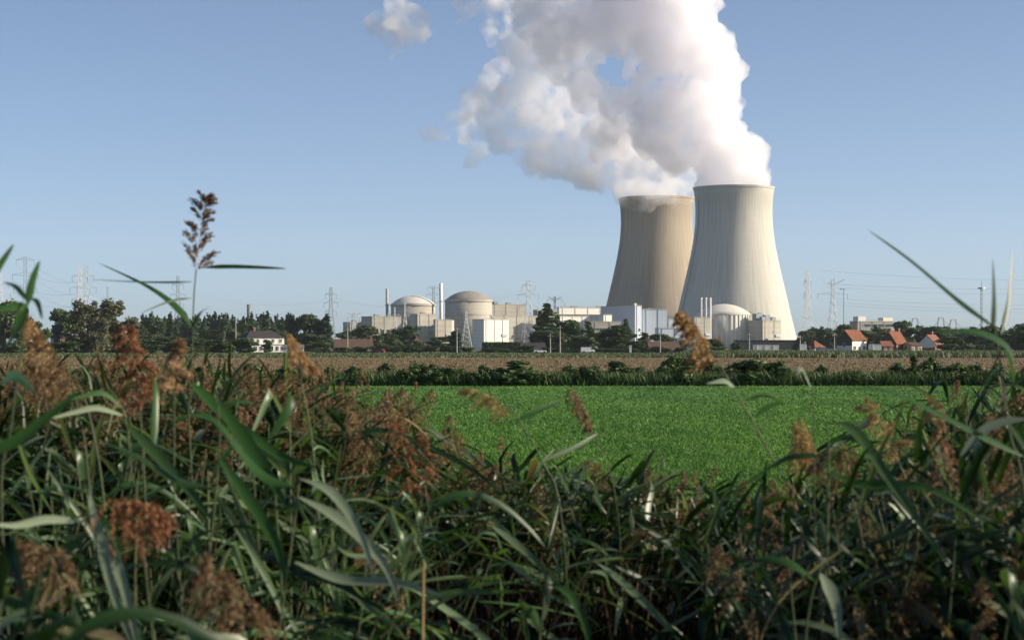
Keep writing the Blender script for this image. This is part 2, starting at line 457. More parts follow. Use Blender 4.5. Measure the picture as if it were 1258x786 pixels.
MB().box(2, 3, t['dims'][2] + .5, 2.2, 2.2, 2.0).build('roof_vent', M['steel_white'], t)
t = block('plant_building', 'large pale blue clad hall right of the narrow tower', 'plant building', 788, 790, 819.5, 380, 1895, M['blue_clad'], math.radians(8))
L, W, h = t['dims']
MB().box(L*.78, -0.5, 3, 6, 0.9, h*.34).build('ventilation_box', M['steel_grey'], t); roof_bits(t, [(0.3, 0.3, 4, 3, 1.2), (0.8, 0.3, 2, 2, 2)])
t = block('plant_building', 'low pale blue block right of the pale blue hall', 'plant building', 816, 818, 842, 391.5, 1930, M['blue_clad'], math.radians(12))
roof_bits(t, [(0.25, 0.3, 3, 3, 2.5), (0.6, 0.4, 5, 3, 1.5), (0.85, 0.5, 2, 2, 4.5)])
t = block('plant_building', 'low pale building with a row of tall dark windows below the pale blue hall', 'plant building', 806, 809, 842, 403.5, 1820, M['blue_clad'], math.radians(10))
wins(t, 9, 24, 3, 9, 5, w=1.3)
t = block('plant_building', 'small white rooftop cube beside the blue hall', 'plant building', 735, 741.5, 752, 387, 1860, M['white_clad'])
t = block('office_block', 'grey office block with two long window bands behind the trees', 'office block', 722, 726, 763, 395.5, 1720, M['plant_conc'], math.radians(14))
L, W, h = t['dims']
for z in (h*.32, h*.68):
    f = MB().box(L/2, -0.07, z, L*.94, 0.14, 2.2).build('window_band', M['steel_grey'], t)
    for k in range(8): MB().box(L*.06 + L*.88*(k+.5)/8, -0.17, z + .3, L*.09, 0.08, 1.6).build('pane', M['dark_glass'], f)
t = block('plant_building', 'small grey concrete building left of the white dome', 'plant building', 846, 853, 874, 390.5, 1900, M['plant_conc'])
wins(t, 1, 9, 9, 15, 3, name='louvre', m=M['steel_grey'])
t = block('plant_building', 'concrete block with roof machinery right of the white dome', 'plant building', 921, 937, 961.5, 394, 1950, M['plant_conc_pale'], math.radians(34))
L, W, h = t['dims']
for fx, fy, sx, sy, sz in ((.15, .2, 4, 4, 3.5), (.45, .3, 6, 5, 4.5), (.8, .3, 5, 4, 3.2), (.3, .7, 8, 6, 6.5), (.75, .7, 7, 5, 5.5)):
    MB().box(L*fx, W*fy, h + .5, sx, sy, sz).build('cooling_fan_unit', M['steel_grey'], t)
MB().box(L*.6, -0.1, h*.55, 2.2, 0.2, 3).build('louvre', M['steel_grey'], t)
t = block('plant_building', 'taller narrow concrete block wedged behind the white dome and the machinery block', 'plant building', 916, 919, 940, 386.5, 1990, M['plant_conc'])
roof_bits(t, [(0.3, 0.3, 4, 3, 2.2), (0.8, 0.4, 3, 3, 1.5)])
t = block('storage_shed', 'long low black shed in front of the cream cooling tower', 'shed', 904, 906, 981, 418.5, 1300, M['dark_shed'], math.radians(6))
roof_bits(t, [(0.2, 0.4, 2, 2, 0.9), (0.35, 0.5, 2, 2, 0.9), (0.5, 0.4, 2, 2, 0.9)])
t = block('office_block', 'distant office building with dark window bands and lit white roof rooms', 'office block', 1047, 1053.5, 1100, 395, 1600, M['plant_conc'], math.radians(20))
L, W, h = t['dims']
for z in (h*.25, h*.55, h*.8):
    f = MB().box(L*.56, -0.07, z, L*.84, 0.14, 2.6).build('window_band', M['steel_grey'], t)
    for k in range(4): MB().box(L*.18 + L*.78*(k+.5)/4, -0.17, z + .3, L*.17, 0.08, 2.0).build('pane', M['dark_glass'], f)
MB().box(L*.12, W*.3, h + .5, 7, 8, 3.6).build('roof_room', M['white_clad'], t)
MB().box(L*.86, W*.3, h + .5, 9, 8, 2.8).build('roof_room', M['white_clad'], t)

# stacks
def stack(label, px, py, rpx, d, m, base_py=None, collar=True):
    s = d / F; z1 = wz(py, d); r = rpx * s
    t = thing('chimney_stack', label, 'chimney', (wx(px, d), d, 0))
    MB().lathe([(r*1.15, 0), (r, z1*.5), (r, z1), (r*.8, z1), (r*.8, z1 - 2)], 20, cap=False).build('flue', m, t, smooth=True)
    if collar:
        MB().lathe([(r*1.05, z1*.72), (r*1.6, z1*.72), (r*1.6, z1*.72 + 0.5), (r*1.05, z1*.72 + .5)], 20, cap=False).build('platform', M['steel_grey'], t)
    return t
stack('thin grey chimney left of the pale dome', 475.5, 354.5, 1.7, 2000, M['drum_conc'])
stack('thin white chimney standing between the two large domes', 541.7, 348, 2.1, 1990, M['white_clad'])
stack('dark grey square-looking chimney above the poplar row behind the white farmhouse', 306, 374, 2.7, 1500, M['steel_grey'], collar=False)
for px, lab in ((861.6, 'leftmost white vent stack of three in front of the cream tower'), (867.3, 'middle white vent stack of three in front of the cream tower'), (872.6, 'rightmost white vent stack of three in front of the cream tower')):
    stack(lab, px, 365.5, 1.35, 1960, M['steel_white'], collar=False)
# ------------------------------------------------------------------ lattice pylons and their wires
TIPS = {}
def pylon(key, label, px, py, d, half, arms, m, top='point', rz=0.25, t0=0.13, bases=None):
    """half: leg half-spacing at the base in m; arms: (height fraction, half length)"""
    h = wz(py, d)
    t = thing('lattice_pylon', label, 'pylon', (wx(px, d), d, 0), rz)
    waist = half * 0.22
    def hw(f): return half + (waist - half) * min(1, f / 0.72) if f < 0.72 else waist * (1 - (f - .72) * (1.2 if top == 'point' else 0))
    b = MB(); N = 9
    fr = [1 - (1 - k / N) ** 1.25 for k in range(N + 1)]
    cor = ((-1, -1), (1, -1), (1, 1), (-1, 1))
    for k in range(N):
        f0, f1 = fr[k], fr[k+1]; a, c = hw(f0), hw(f1)
        for i in range(4):
            x, y = cor[i]; x2, y2 = cor[(i+1) % 4]
            b.bar((x*a, y*a, f0*h), (x*c, y*c, f1*h), t0)
            b.bar((x*a, y*a, f0*h), (x2*c, y2*c, f1*h), t0*.6)
            b.bar((x2*a, y2*a, f0*h), (x*c, y*c, f1*h), t0*.6)
            b.bar((x*c, y*c, f1*h), (x2*c, y2*c, f1*h), t0*.6)
    b.build('lattice_body', m, t)
    tips = []
    for f, ln in arms:
        z = f*h; w = hw(f)
        b = MB()
        for sx in (-1, 1):
            for sy in (-1, 1):
                b.bar((sx*w, sy*w, z), (sx*ln, 0, z + .4), t0*.7)
                b.bar((sx*w, sy*w, z + h*.035), (sx*ln, 0, z + .4), t0*.7)
            for q in (.3, .6):
                b.bar((sx*(w + (ln - w)*q), 0, z + .2), (sx*(w + (ln - w)*q), 0, z + h*.035*(1-q)), t0*.6)
        b.build('cross_arm', m, t)
        for sx in (-1, 1):
            ins = MB().tube([(sx*(ln - .3), 0, z + .3), (sx*(ln - .3), 0, z - 3.6)], 0.17, 5)
            tips.append(Vector((sx*(ln - .3), 0, z - 3.6)))
            ins.build('insulator', M['steel_grey'], t)
    if top == 'fork':
        b = MB()
        for sx in (-1, 1):
            b.bar((0, 0, .93*h), (sx*half*2.1, 0, h), t0); b.bar((0, 0, .9*h), (sx*half*2.1, 0, h), t0)
            tips.append(Vector((sx*half*2.1, 0, h)))
        b.build('earth_wire_horns', m, t)
    R = Matrix.Rotation(rz, 4, 'Z')
    TIPS[key] = [R @ v + Vector((wx(px, d), d, 0)) for v in tips]
    return t
G, Wt, S2 = M['steel_grey'], M['steel_white'], M['steel']
A3 = [(.60, 5.2), (.74, 6.4), (.88, 5.0)]
pylon('a', 'tall grey pylon at the far left with a wide top beam', 31, 316, 1500, 4.6, [(.66, 8.5), (.80, 9.5), (.965, 6.8)], G, 'flat')
pylon('b', 'white lattice pylon cut off by the left edge of the picture', 1, 336, 1350, 4.2, A3, Wt)
pylon('c', 'sunlit white narrow pylon of the close pair above the brown tree', 98, 328, 1300, 3.6, A3, Wt, 'flat')
pylon('d', 'grey pylon of the close pair, right beside the sunlit white one', 106.5, 327, 1340, 4.4, A3, S2, 'flat')
pylon('e', 'small distant pylon just right of the close pair', 132, 352, 2500, 4.5, [(.62, 10), (.8, 8)], G)
pylon('f', 'grey pylon behind the green reed leaf at the left', 218.5, 339.5, 1700, 4.8, A3, G, 'flat')
pylon('g', 'grey pylon above the poplars left of the power station', 406.5, 353, 1750, 4.6, A3, G, 'flat')
pylon('h', 'small forked pylon over the far left plant block', 434.6, 384, 1900, 3.4, [(.86, 6)], S2, 'fork')
pylon('i', 'pylon seen between the two reactor domes', 532.5, 352, 2350, 5.2, [(.72, 9), (.86, 9), (.97, 7)], G, 'flat')
pylon('j', 'slim pale pylon in front of the left dome drum', 485, 377, 1800, 3.0, [(.8, 5)], S2)
pylon('k', 'second slim pale pylon in front of the left dome, right of its neighbour', 497.5, 371, 1820, 3.2, [(.8, 5)], S2)
pylon('l', 'pale pointed pylon in front of the brown dome', 572.5, 383, 1700, 4.4, [(.93, 1.6)], S2)
pylon('m', 'tallest pylon of the power station, right of the domes', 649.3, 344.5, 1750, 6.0, [(.62, 8.5), (.78, 9.5), (.92, 6)], S2, 'flat')
pylon('n', 'thin forked pylon behind the tall conifer', 681.5, 364, 2300, 4.0, [(.93, 9)], S2, 'fork')
pylon('o', 'tiny pylon above the long turbine hall roof', 694, 372, 2700, 4.0, [(.9, 7)], S2)
pylon('p', 'white narrow lattice mast right of the cream cooling tower', 992, 332.5, 1650, 4.6, [(.7, 3.4), (.86, 3.2)], Wt, 'flat')
pylon('q', 'wide forked pylon right of the white lattice mast', 1023, 343, 1600, 4.8, [(.78, 13)], S2, 'fork')

M['wire'] = mat('aluminium_cable', (0.36, 0.38, 0.41), None, 1, rough=0.5)
def wire(a, b, sag, label, r=0.05, group=None):
    pts = [a.lerp(b, k/20) - Vector((0, 0, sag * 4 * (k/20) * (1 - k/20))) for k in range(21)]
    tag(MB().tube(pts, r, 4).build('power_line', M['wire']), label, 'power line', group)
def span(k0, k1, idx, sag, label, group):
    for i in idx: wire(TIPS[k0][i], TIPS[k1][i], sag, label, group=group)
span('a', 'd', (0, 1, 2, 3, 4, 5), 5, 'thin sagging power line between the far left pylon and the close pair', 'wires at the far left')
span('d', 'f', (0, 1, 2, 3, 4, 5), 7, 'thin sagging power line between the close pair and the pylon behind the reed leaf', 'wires left of the reed leaf')
span('f', 'g', (0, 1, 2, 3, 4, 5), 9, 'thin sagging power line crossing the sky above the poplars', 'wires above the poplars')
span('g', 'm', (0, 1, 4, 5), 11, 'thin sagging power line passing the reactor domes', 'wires past the domes')
for i, (py0, py1, d0) in enumerate(((332, 346, 1600), (348, 353, 1620), (352, 362, 1640), (366, 374, 1660), (374, 384, 1600), (371, 379, 1660))):
    wire(at(1008 + i*3, py0, d0), at(1420, py1 - 4, d0 - 150), 4, 'thin power line running right across the pale sky from the forked pylon', group='wires at the right')
for i, (py0, py1) in enumerate(((345, 366), (357, 374), (368, 379))):
    wire(TIPS['m'][(1, 3, 5)[i]], at(760, py1, 2350), 5, 'thin power line dropping from the tallest pylon toward the turbine hall', group='wires over the turbine hall')

# mast with platform, pole with lamps, container cranes
t = thing('lattice_mast', 'slender dark mast with a white platform near its top at the right', 'mast', (wx(1205.7, 1500), 1500, 0))
h = wz(345, 1500)
b = MB()
for k in range(14):
    z0, z1 = h*.9*k/14, h*.9*(k+1)/14
    for i in range(3):
        a, c = 2*math.pi*i/3, 2*math.pi*(i+1)/3
        b.bar((.8*math.cos(a), .8*math.sin(a), z0), (.8*math.cos(a), .8*math.sin(a), z1), .13); b.bar((.8*math.cos(a), .8*math.sin(a), z0), (.8*math.cos(c), .8*math.sin(c), z1), .09)
b.build('lattice_body', G, t)
MB().lathe([(2.6, h*.88), (2.6, h*.88 + 1.2), (1.0, h*.88 + 1.2)], 16).build('platform', Wt, t)
MB().tube([(0, 0, h*.9), (0, 0, h)], [.22, .1], 5).build('aerial', G, t)
t = thing('floodlight_pole', 'thin pole with floodlights right of the forked pylon', 'light pole', (wx(1036.5, 1500), 1500, 0))
h = wz(356, 1500)
MB().tube([(0, 0, 0), (0, 0, h)], [.38, .2], 6).build('pole', G, t)
MB().box(-1.0, 0, h, 4.2, .7, .8).build('floodlight', Wt, t)
for px, py, lab in ((1124, 390, 'leftmost tiny container crane on the horizon at the right'), (1156, 389, 'second tiny container crane from the left on the horizon'), (1171, 391.5, 'third tiny container crane from the left on the horizon'), (1209.5, 391, 'tiny container crane at the foot of the mast')):
    d = 3600; s = d / F; h = wz(py, d)
    t = thing('container_crane', lab, 'crane', (wx(px, d), d, 0))
    b = MB()
    for sx in (-1, 1):
        for yy in (-8, 8): b.bar((sx*11, yy, 0), (sx*4, yy*.3, h*.98), .6)
    b.bar((-8, 0, h*.55), (8, 0, h*.55), .6)
    b.build('portal_frame', G, t)
    MB().bar((0, 0, h*.6), (20, 0, h*.62), .8).build('boom', G, t)
    b = MB(); b.bar((0, 0, h), (18, 0, h*.63), .4); b.bar((0, 0, h), (-15, 0, h*.6), .4); b.build('stay_cable', G, t)

# ------------------------------------------------------------------ village houses
M['plaster'] = mat('white_plaster', (0.80, 0.77, 0.70), (0.72, 0.69, 0.62), 0.6, rough=0.9)
M['brick'] = mat('red_brick', (0.30, 0.135, 0.085), (0.22, 0.10, 0.065), 2.0, lines=(2, 0.4, 0.18, 0.5))
M['pale_brick'] = mat('yellow_brick', (0.55, 0.43, 0.25), (0.47, 0.36, 0.21), 2.0, lines=(2, 0.4, 0.15, 0.4))
M['dark_brick_and_gable_shade'] = mat('dark_brick_and_gable_shade', (0.10, 0.075, 0.06), (0.07, 0.055, 0.045), 2.0)
M['tile_orange'] = mat('orange_roof_tiles', (0.27, 0.10, 0.048), (0.17, 0.066, 0.034), 0.9, lines=(2, 0.42, 0.2, 0.55), bump=.3, dist=.1)
M['tile_red'] = mat('red_brown_roof_tiles', (0.27, 0.115, 0.07), (0.19, 0.085, 0.055), 0.9, lines=(2, 0.42, 0.2, 0.55))
M['tile_brown'] = mat('brown_roof_tiles', (0.135, 0.085, 0.062), (0.095, 0.062, 0.046), 0.8, lines=(2, 0.42, 0.2, 0.5))
M['tile_dark'] = mat('dark_slate_tiles', (0.055, 0.05, 0.05), (0.036, 0.034, 0.036), 0.8, lines=(2, 0.42, 0.2, 0.4))
M['frame_white'] = mat('white_window_paint', (0.8, 0.8, 0.78), None, 1, rough=.5)
M['door_paint'] = mat('dark_green_door_paint', (0.04, 0.07, 0.05), None, 1, rough=.5)
M['wood_dark'] = mat('dark_boarding', (0.06, 0.045, 0.035), None, 1)
def window(x, y, z, w, h, par, side=0, bars=True):
    """window in the front (side 0), the left gable (-1) or the right gable (1): frame with sill, pane inside"""
    f, p = MB(), MB()
    if side == 0:
        for dx in (-w/2, w/2): f.box(x + dx, y - .05, z, .1, .14, h)
        for dz in (0, h - .02): f.box(x, y - .045, z + dz, w + .1, .12, .1)
        f.box(x, y - .10, z - .14, w + .3, .2, .1)
        if bars: f.box(x, y - .052, z + .1, .07, .1, h - .12)
        p.box(x, y - .015, z + .05, w - .05, .06, h - .05)
    else:
        for dx in (-w/2, w/2): f.box(x + side*.05, y + dx, z, .14, .1, h)
        for dz in (0, h - .02): f.box(x + side*.045, y, z + dz, .12, w + .1, .1)
        p.box(x + side*.015, y, z + .05, .06, w - .05, h - .05)
    o = f.build('window', M['frame_white'], par); p.build('pane', M['dark_glass'], o)
def house(label, pl, pc, pr, py_e, py_r, d, th, wall, roof, nwin=2, chim=(0.3,), gable=None, front=0, W=None, hip=0.0, base=0.0, cat='house', dormer=False, door=True, group=None, gw=1, py_b=433.5):
    s = d / F
    if th > 0.02: L = (pr - pc) * s / math.cos(th); W = W or (pc - pl) * s / math.sin(th); corner, cpx = (-L/2, -W/2), pc
    elif th < -0.02: L = (pc - pl) * s / math.cos(th); W = W or (pr - pc) * s / math.sin(-th); corner, cpx = (L/2, -W/2), pc
    else: L = (pr - pl) * s; W = W or 8; corner, cpx = (-L/2, -W/2), pl
    he, hr = wz(py_e, d), wz(py_r, d)
    c = Matrix.Rotation(th, 2) @ Vector(corner)
    t = thing('house', label, cat, (wx(cpx, d) - c.x, d - c.y, 0), th, group)
    b = MB().box(0, 0, 0, L, W, he)
    if hip < 0.05: b.prism_x([(-W/2, he), (W/2, he), (0, hr)], -L/2 + .01, L/2 - .01)
    b.build('wall', wall, t)
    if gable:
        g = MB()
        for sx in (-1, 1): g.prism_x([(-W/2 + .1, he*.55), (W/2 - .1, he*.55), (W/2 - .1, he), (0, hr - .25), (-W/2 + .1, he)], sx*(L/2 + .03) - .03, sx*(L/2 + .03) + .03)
        g.build('gable_overlay', gable, t)  # thin overlay on both gables; the dark ones put shade into colour
    o, k = .35, (hr - he) / (W/2)
    hx = hip * W/2
    r = MB()
    e, th_ = he - o*k, .22
    if hip >= 0.05:
        vs = [(-L/2 - o, -W/2 - o, e), (L/2 + o, -W/2 - o, e), (L/2 + o, W/2 + o, e), (-L/2 - o, W/2 + o, e), (-L/2 + hx, 0, hr), (L/2 - hx, 0, hr)]
        r.add(vs, [(0, 1, 5, 4), (1, 2, 5), (2, 3, 4, 5), (3, 0, 4), (3, 2, 1, 0)])
    else:
        for sy in (-1, 1):
            vs = [(x, y, z) for x in (-L/2 - .2, L/2 + .2) for y, z in ((sy*(W/2 + o), e), (0, hr), (0, hr + th_), (sy*(W/2 + o), e + th_))]
            r.add(vs, [(0, 1, 2, 3), (7, 6, 5, 4), (0, 4, 5, 1), (1, 5, 6, 2), (2, 6, 7, 3), (3, 7, 4, 0)])
    ro = r.build('roof', roof, t)
    for cx in chim:
        cb = MB().box(L*(cx - .5), 0, hr - .8, .8, .7, 1.9).build('chimney', M['brick'], ro)
        MB().box(L*(cx - .5), 0, hr + 1.1, .95, .85, .15).build('chimney_cap', M['plant_conc'], ro)
    n = nwin
    if n:
        dk = n // 2 if door else -1
        zb = max(.8, he*.24) if he < 4 else .9
        hh = min(1.4, he*.42)
        for i in range(n + (1 if door else 0)):
            x = -L/2 + L*(i + .5)/(n + (1 if door else 0))
            if i == dk:
                dd = MB().box(x, -W/2 - .04, 0, 1.0, .12, 2.05).build('door', M['door_paint'], t)
                MB().box(x + .38, -W/2 - .13, 1.0, .06, .08, .14).build('handle', M['steel'], dd)
            else: window(x, -W/2, zb, min(1.3, L/(n+1)*.55), hh, t)
            if he > 4.9: window(x, -W/2, he - 1.9, min(1.1, L/(n+1)*.5), 1.25, t)
        sd = -1 if th > 0 else 1
        if gw and abs(th) > .05: window(sd*L/2, 0, he*.45 if he < 4.5 else he - 2, 1.2, 1.3, t, sd)
    t['dims'] = [L, W, he, hr]
    return t
R_ = math.radians
house('white house with a steep orange roof, largest of the orange roofed houses', 1031, 1047, 1067.5, 417.5, 405.5, 724, R_(41), M['plaster'], M['tile_orange'], 2, (), gable=M['dark_brick_and_gable_shade'])  # dark gable colour stands in for the side turned from the sun
house('brick house with a bright orange roof, middle one of the row at the right', 1086, 1101, 1117, 421.5, 407.5, 724, R_(41), M['brick'], M['tile_orange'], 2, (0.15, .9), gable=M['dark_brick_and_gable_shade'])  # gable shade painted in with the dark overlay here too
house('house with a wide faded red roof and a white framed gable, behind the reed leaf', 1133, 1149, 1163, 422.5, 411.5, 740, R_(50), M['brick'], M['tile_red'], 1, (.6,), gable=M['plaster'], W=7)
house('low yellow brick house between two red roofs', 1117, 1119.5, 1134, 424.5, 421, 722, R_(25), M['pale_brick'], M['tile_brown'], 2, (), W=6)
house('small brick outbuilding with a pale gable beside the middle orange roof', 1083, 1084.5, 1098, 425, 419.5, 715, R_(12), M['brick'], M['tile_red'], 2, (), W=5, door=False)
house('bungalow with a low hipped orange roof in front of the dark trees', 988, 1001, 1018, 427, 418.5, 740, R_(40), M['plaster'], M['tile_orange'], 2, (), hip=1.0)
house('flat blue grey garage beside the hipped orange roof', 1006, 1008, 1025, 428.2, 427.4, 725, R_(8), M['blue_clad'], M['grey_roof'], 0, (), W=6, cat='garage')
house('tall house with a dark red brick roof half hidden beside the black shed', 883, 885, 901, 431, 412.5, 800, R_(-4), M['brick'], M['tile_red'], 2, (), W=9)
house('long brick house with a brown roof below the pale blue hall', 795, 798, 836, 429, 420, 720, R_(5), M['brick'], M['tile_brown'], 5, (0.05,), W=9)
house('low dark roofed house with a sunlit orange strip of wall below the tall conifer', 640, 642, 671, 430, 421.5, 730, R_(6), M['pale_brick'], M['tile_dark'], 3, (0.02,), W=9)
house('small pale gabled house between two conifers', 738, 743, 750, 417, 409, 900, R_(52), M['plaster'], M['tile_brown'], 1, (), W=7)
house('house with a brown tented roof in front of the stepped concrete block', 494, 503, 528, 426, 412.5, 760, R_(18), M['dark_brick_and_gable_shade'], M['tile_brown'], 2, (), hip=.9, W=10)
house('long low barn with a brown roof left of the power station', 398, 411, 458, 428, 417, 735, R_(9), M['dark_brick_and_gable_shade'], M['tile_brown'], 4, (0.97,), W=9)
house('dark low house at the far left with a brown ridge roof', 62, 66, 90, 414, 399, 640, R_(-10), M['dark_brick_and_gable_shade'], M['tile_dark'], 2, (), W=9, hip=.6)
# white farmhouse: main block with hipped slate roof, glazed ground floor annexe, long white wing
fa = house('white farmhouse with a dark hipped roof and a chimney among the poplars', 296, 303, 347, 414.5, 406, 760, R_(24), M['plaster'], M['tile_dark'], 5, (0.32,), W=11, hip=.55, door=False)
L, W, he, hr = fa['dims']
MB().box(-1.0, -W/2 - 1.8, 0, L + 1.2, 3.5, 2.7).build('glazed_veranda', M['plaster'], fa)
MB().box(-1.0, -W/2 - 1.8, 2.71, L + 1.7, 4.0, .22).build('veranda_roof', M['grey_roof'], fa)
for k in range(7): window(-L/2 + (k + .5)*L/7 - .8, -W/2 - 3.56, .5, 1.3, 1.7, fa)
house('long white single storey wing beside the farmhouse', 345, 347, 373, 427.3, 424, 750, R_(6), M['plaster'], M['grey_roof'], 4, (), W=6, cat='annexe')

# low walls, cars, poles
def low_wall(label, p0, p1, d, h, m, name='garden_wall'):
    a, b_ = wx(p0, d), wx(p1, d)
    t = thing(name, label, 'wall', ((a + b_)/2, d, 0))
    MB().box(0, 0, 0, b_ - a, .3, h).build('wall', m, t); MB().box(0, 0, h, b_ - a + .1, .42, .12).build('coping', M['plant_conc_pale'], t)
    for k in range(int((b_ - a)/3)): MB().box(-(b_-a)/2 + 1.5 + 3*k, -.2, 0, .35, .1, h - .05).build('pier', m, t)
low_wall('low white garden wall right of the largest orange roofed house', 1067, 1083, 712, 2.9, M['plaster'])
low_wall('long low white wall in front of the black shed', 925, 957, 735, 2.7, M['plaster'])
low_wall('short white wall left of the hipped orange roof', 982, 991, 722, 3.0, M['plaster'])
M['car_white'] = mat('white_car_paint', (0.78, 0.78, 0.77), None, .5, rough=.25, spec=.5)
M['car_red'] = mat('red_car_paint', (0.35, 0.03, 0.025), None, .5, rough=.25, spec=.5)
M['tyre'] = mat('black_rubber', (.015, .015, .015), None, 1)
def car(label, px, d, paint, rz, van=False):
    t = thing('van' if van else 'parked_car', label, 'van' if van else 'car', (wx(px, d), d, 0), rz)
    h = 1.35 if not van else 1.9
    MB().prism([(-2.1, .35), (2.1, .35), (2.12, .75), (1.25, .9), (-2.05, .95)] if not van else [(-2.3, .4), (2.3, .4), (2.3, 1.0), (1.7, 1.15), (1.2, h), (-2.3, h)], -.85, .85).build('body', paint, t)
    if not van: MB().prism([(-1.75, .93), (.95, .91), (.45, h), (-1.3, h + .03)], -.72, .72).build('cabin', M['dark_glass'], t); MB().box(-.42, 0, h + .035, 1.6, 1.35, .05).build('roof', paint, t)
    else: MB().box(1.25, 0, 1.2, .7, 1.74, .42).build('side_window', M['dark_glass'], t)
    for x in (-1.3, 1.35):
        for y in (-.8, .8):
            b = MB(); b.tube([(x, y - .1, .32), (x, y + .1, .32)], .32, 14); b.build('wheel', M['tyre'], t)
car('white van parked below the tall conifer', 722, 668, M['car_white'], 0.1, True)
car('white parked car in front of the low dark roofed house', 663.5, 668, M['car_white'], 0.1)
car('red parked car in front of the long low barn', 465, 690, M['car_red'], 2.9)
car('white parked car next to the red one by the barn', 455, 695, M['car_white'], 0.2)
car('white van in front of the long brown roofed brick house', 852, 690, M['car_white'], -0.2, True)
t = thing('gate_pillar', 'white upright gate pillar right of the brown leafy tree', 'pillar', (wx(774.5, 660), 660, 0))
MB().box(0, 0, 0, .75, .75, 2.3).build('pillar_shaft', M['plaster'], t); MB().box(0, 0, 2.3, 1.0, 1.0, .25).build('cap', M['plaster'], t)
M['pole'] = mat('pale_concrete_pole', (0.40, 0.38, 0.34), None, .6)
for px, py, d, lab in ((289.6, 390, 700, 'concrete utility pole left of the white farmhouse'), (561.3, 402, 660, 'concrete utility pole beside the dark columnar tree'), (676, 410, 655, 'thin utility pole left of its taller neighbour below the conifer'),
                       (688, 400, 660, 'tall pale utility pole in front of the conifer'), (811, 408, 660, 'concrete pole in front of the long brown roofed house'), (920.5, 409, 690, 'pole in front of the black shed'),
                       (983, 412, 700, 'pole at the right end of the black shed'), (1025, 409, 700, 'pole beside the blue grey garage'), (427, 396, 700, 'pole behind the long low barn')):
    h = wz(py, d)
    t = thing('utility_pole', lab, 'utility pole', (wx(px, d), d, 0))
    MB().tube([(0, 0, 0), (0, 0, h)], [.24, .14], 8).build('pole', M['pole'], t)
    MB().box(0, -.15, h - .9, 1.7, .12, .14).build('cross_arm', M['steel_grey'], t)
    for x in (-.7, 0, .7): MB().lathe([(.07, h - .76), (.09, h - .66), (.05, h - .55)], 8, cx=x, cy=-.15).build('insulator', M['steel_white'], t)

# ------------------------------------------------------------------ trees, shrubs, hedges
GREENS = {
 'dark': [(0, (.038, .070, .024)), (.5, (.066, .108, .036)), (.9, (.10, .145, .05)), (1, (.14, .165, .07))],
 'mid': [(0, (.026, .055, .015)), (.5, (.042, .082, .021)), (.9, (.065, .105, .03)), (1, (.10, .115, .04))],
 'blue': [(0, (.022, .048, .025)), (.5, (.038, .072, .036)), (1, (.062, .104, .05))],
 'brown': [(0, (.06, .075, .03)), (.45, (.115, .128, .058)), (.85, (.15, .145, .08)), (1, (.25, .22, .14))],
 'weed': [(0, (.025, .055, .016)), (.5, (.06, .115, .033)), (.85, (.105, .16, .052)), (.96, (.18, .20, .08)), (1, (.25, .22, .12))],
}
for k, st in GREENS.items(): M['leaf_' + k] = leaf_mat('foliage_' + k, st, rough=.6, trans=.22)
M['bark'] = mat('bark', (.075, .058, .042), (.045, .035, .027), 6, bump=.4, dist=.05)
def leaf_quads(c, nrm, size, aspect=1.5, jitter=.8):
    n = len(c)
    nr = nrm + rng.normal(0, jitter, (n, 3)); nr /= np.linalg.norm(nr, axis=1, keepdims=True) + 1e-9
    up = rng.normal(0, 1, (n, 3)); u = np.cross(nr, up); u /= np.linalg.norm(u, axis=1, keepdims=True) + 1e-9
    v = np.cross(nr, u); s = size[:, None]
    vs = np.stack([c - u*s*.5*aspect, c - v*s*.5, c + u*s*.5*aspect, c + v*s*.5], 1).reshape(-1, 3)
    return vs, np.arange(4*n).reshape(n, 4)
def blob_points(bl, n, shell=.55):
    """points in a set of ellipsoid clumps (x,y,z,rx,rz), mostly towards their outside; returns points and outward normals"""
    bl = np.array(bl); w = (bl[:, 3]**2 * bl[:, 4])**(2/3); idx = rng.choice(len(bl), n, p=w/w.sum())
    dr = rng.normal(0, 1, (n, 3)); dr /= np.linalg.norm(dr, axis=1, keepdims=True)
    rad = (shell + (1 - shell) * rng.random(n))[:, None] * (1 + .12*rng.normal(0, 1, (n, 1)))
    b = bl[idx]
    p = b[:, :3] + dr * rad * b[:, [3, 3, 4]]
    return p, dr
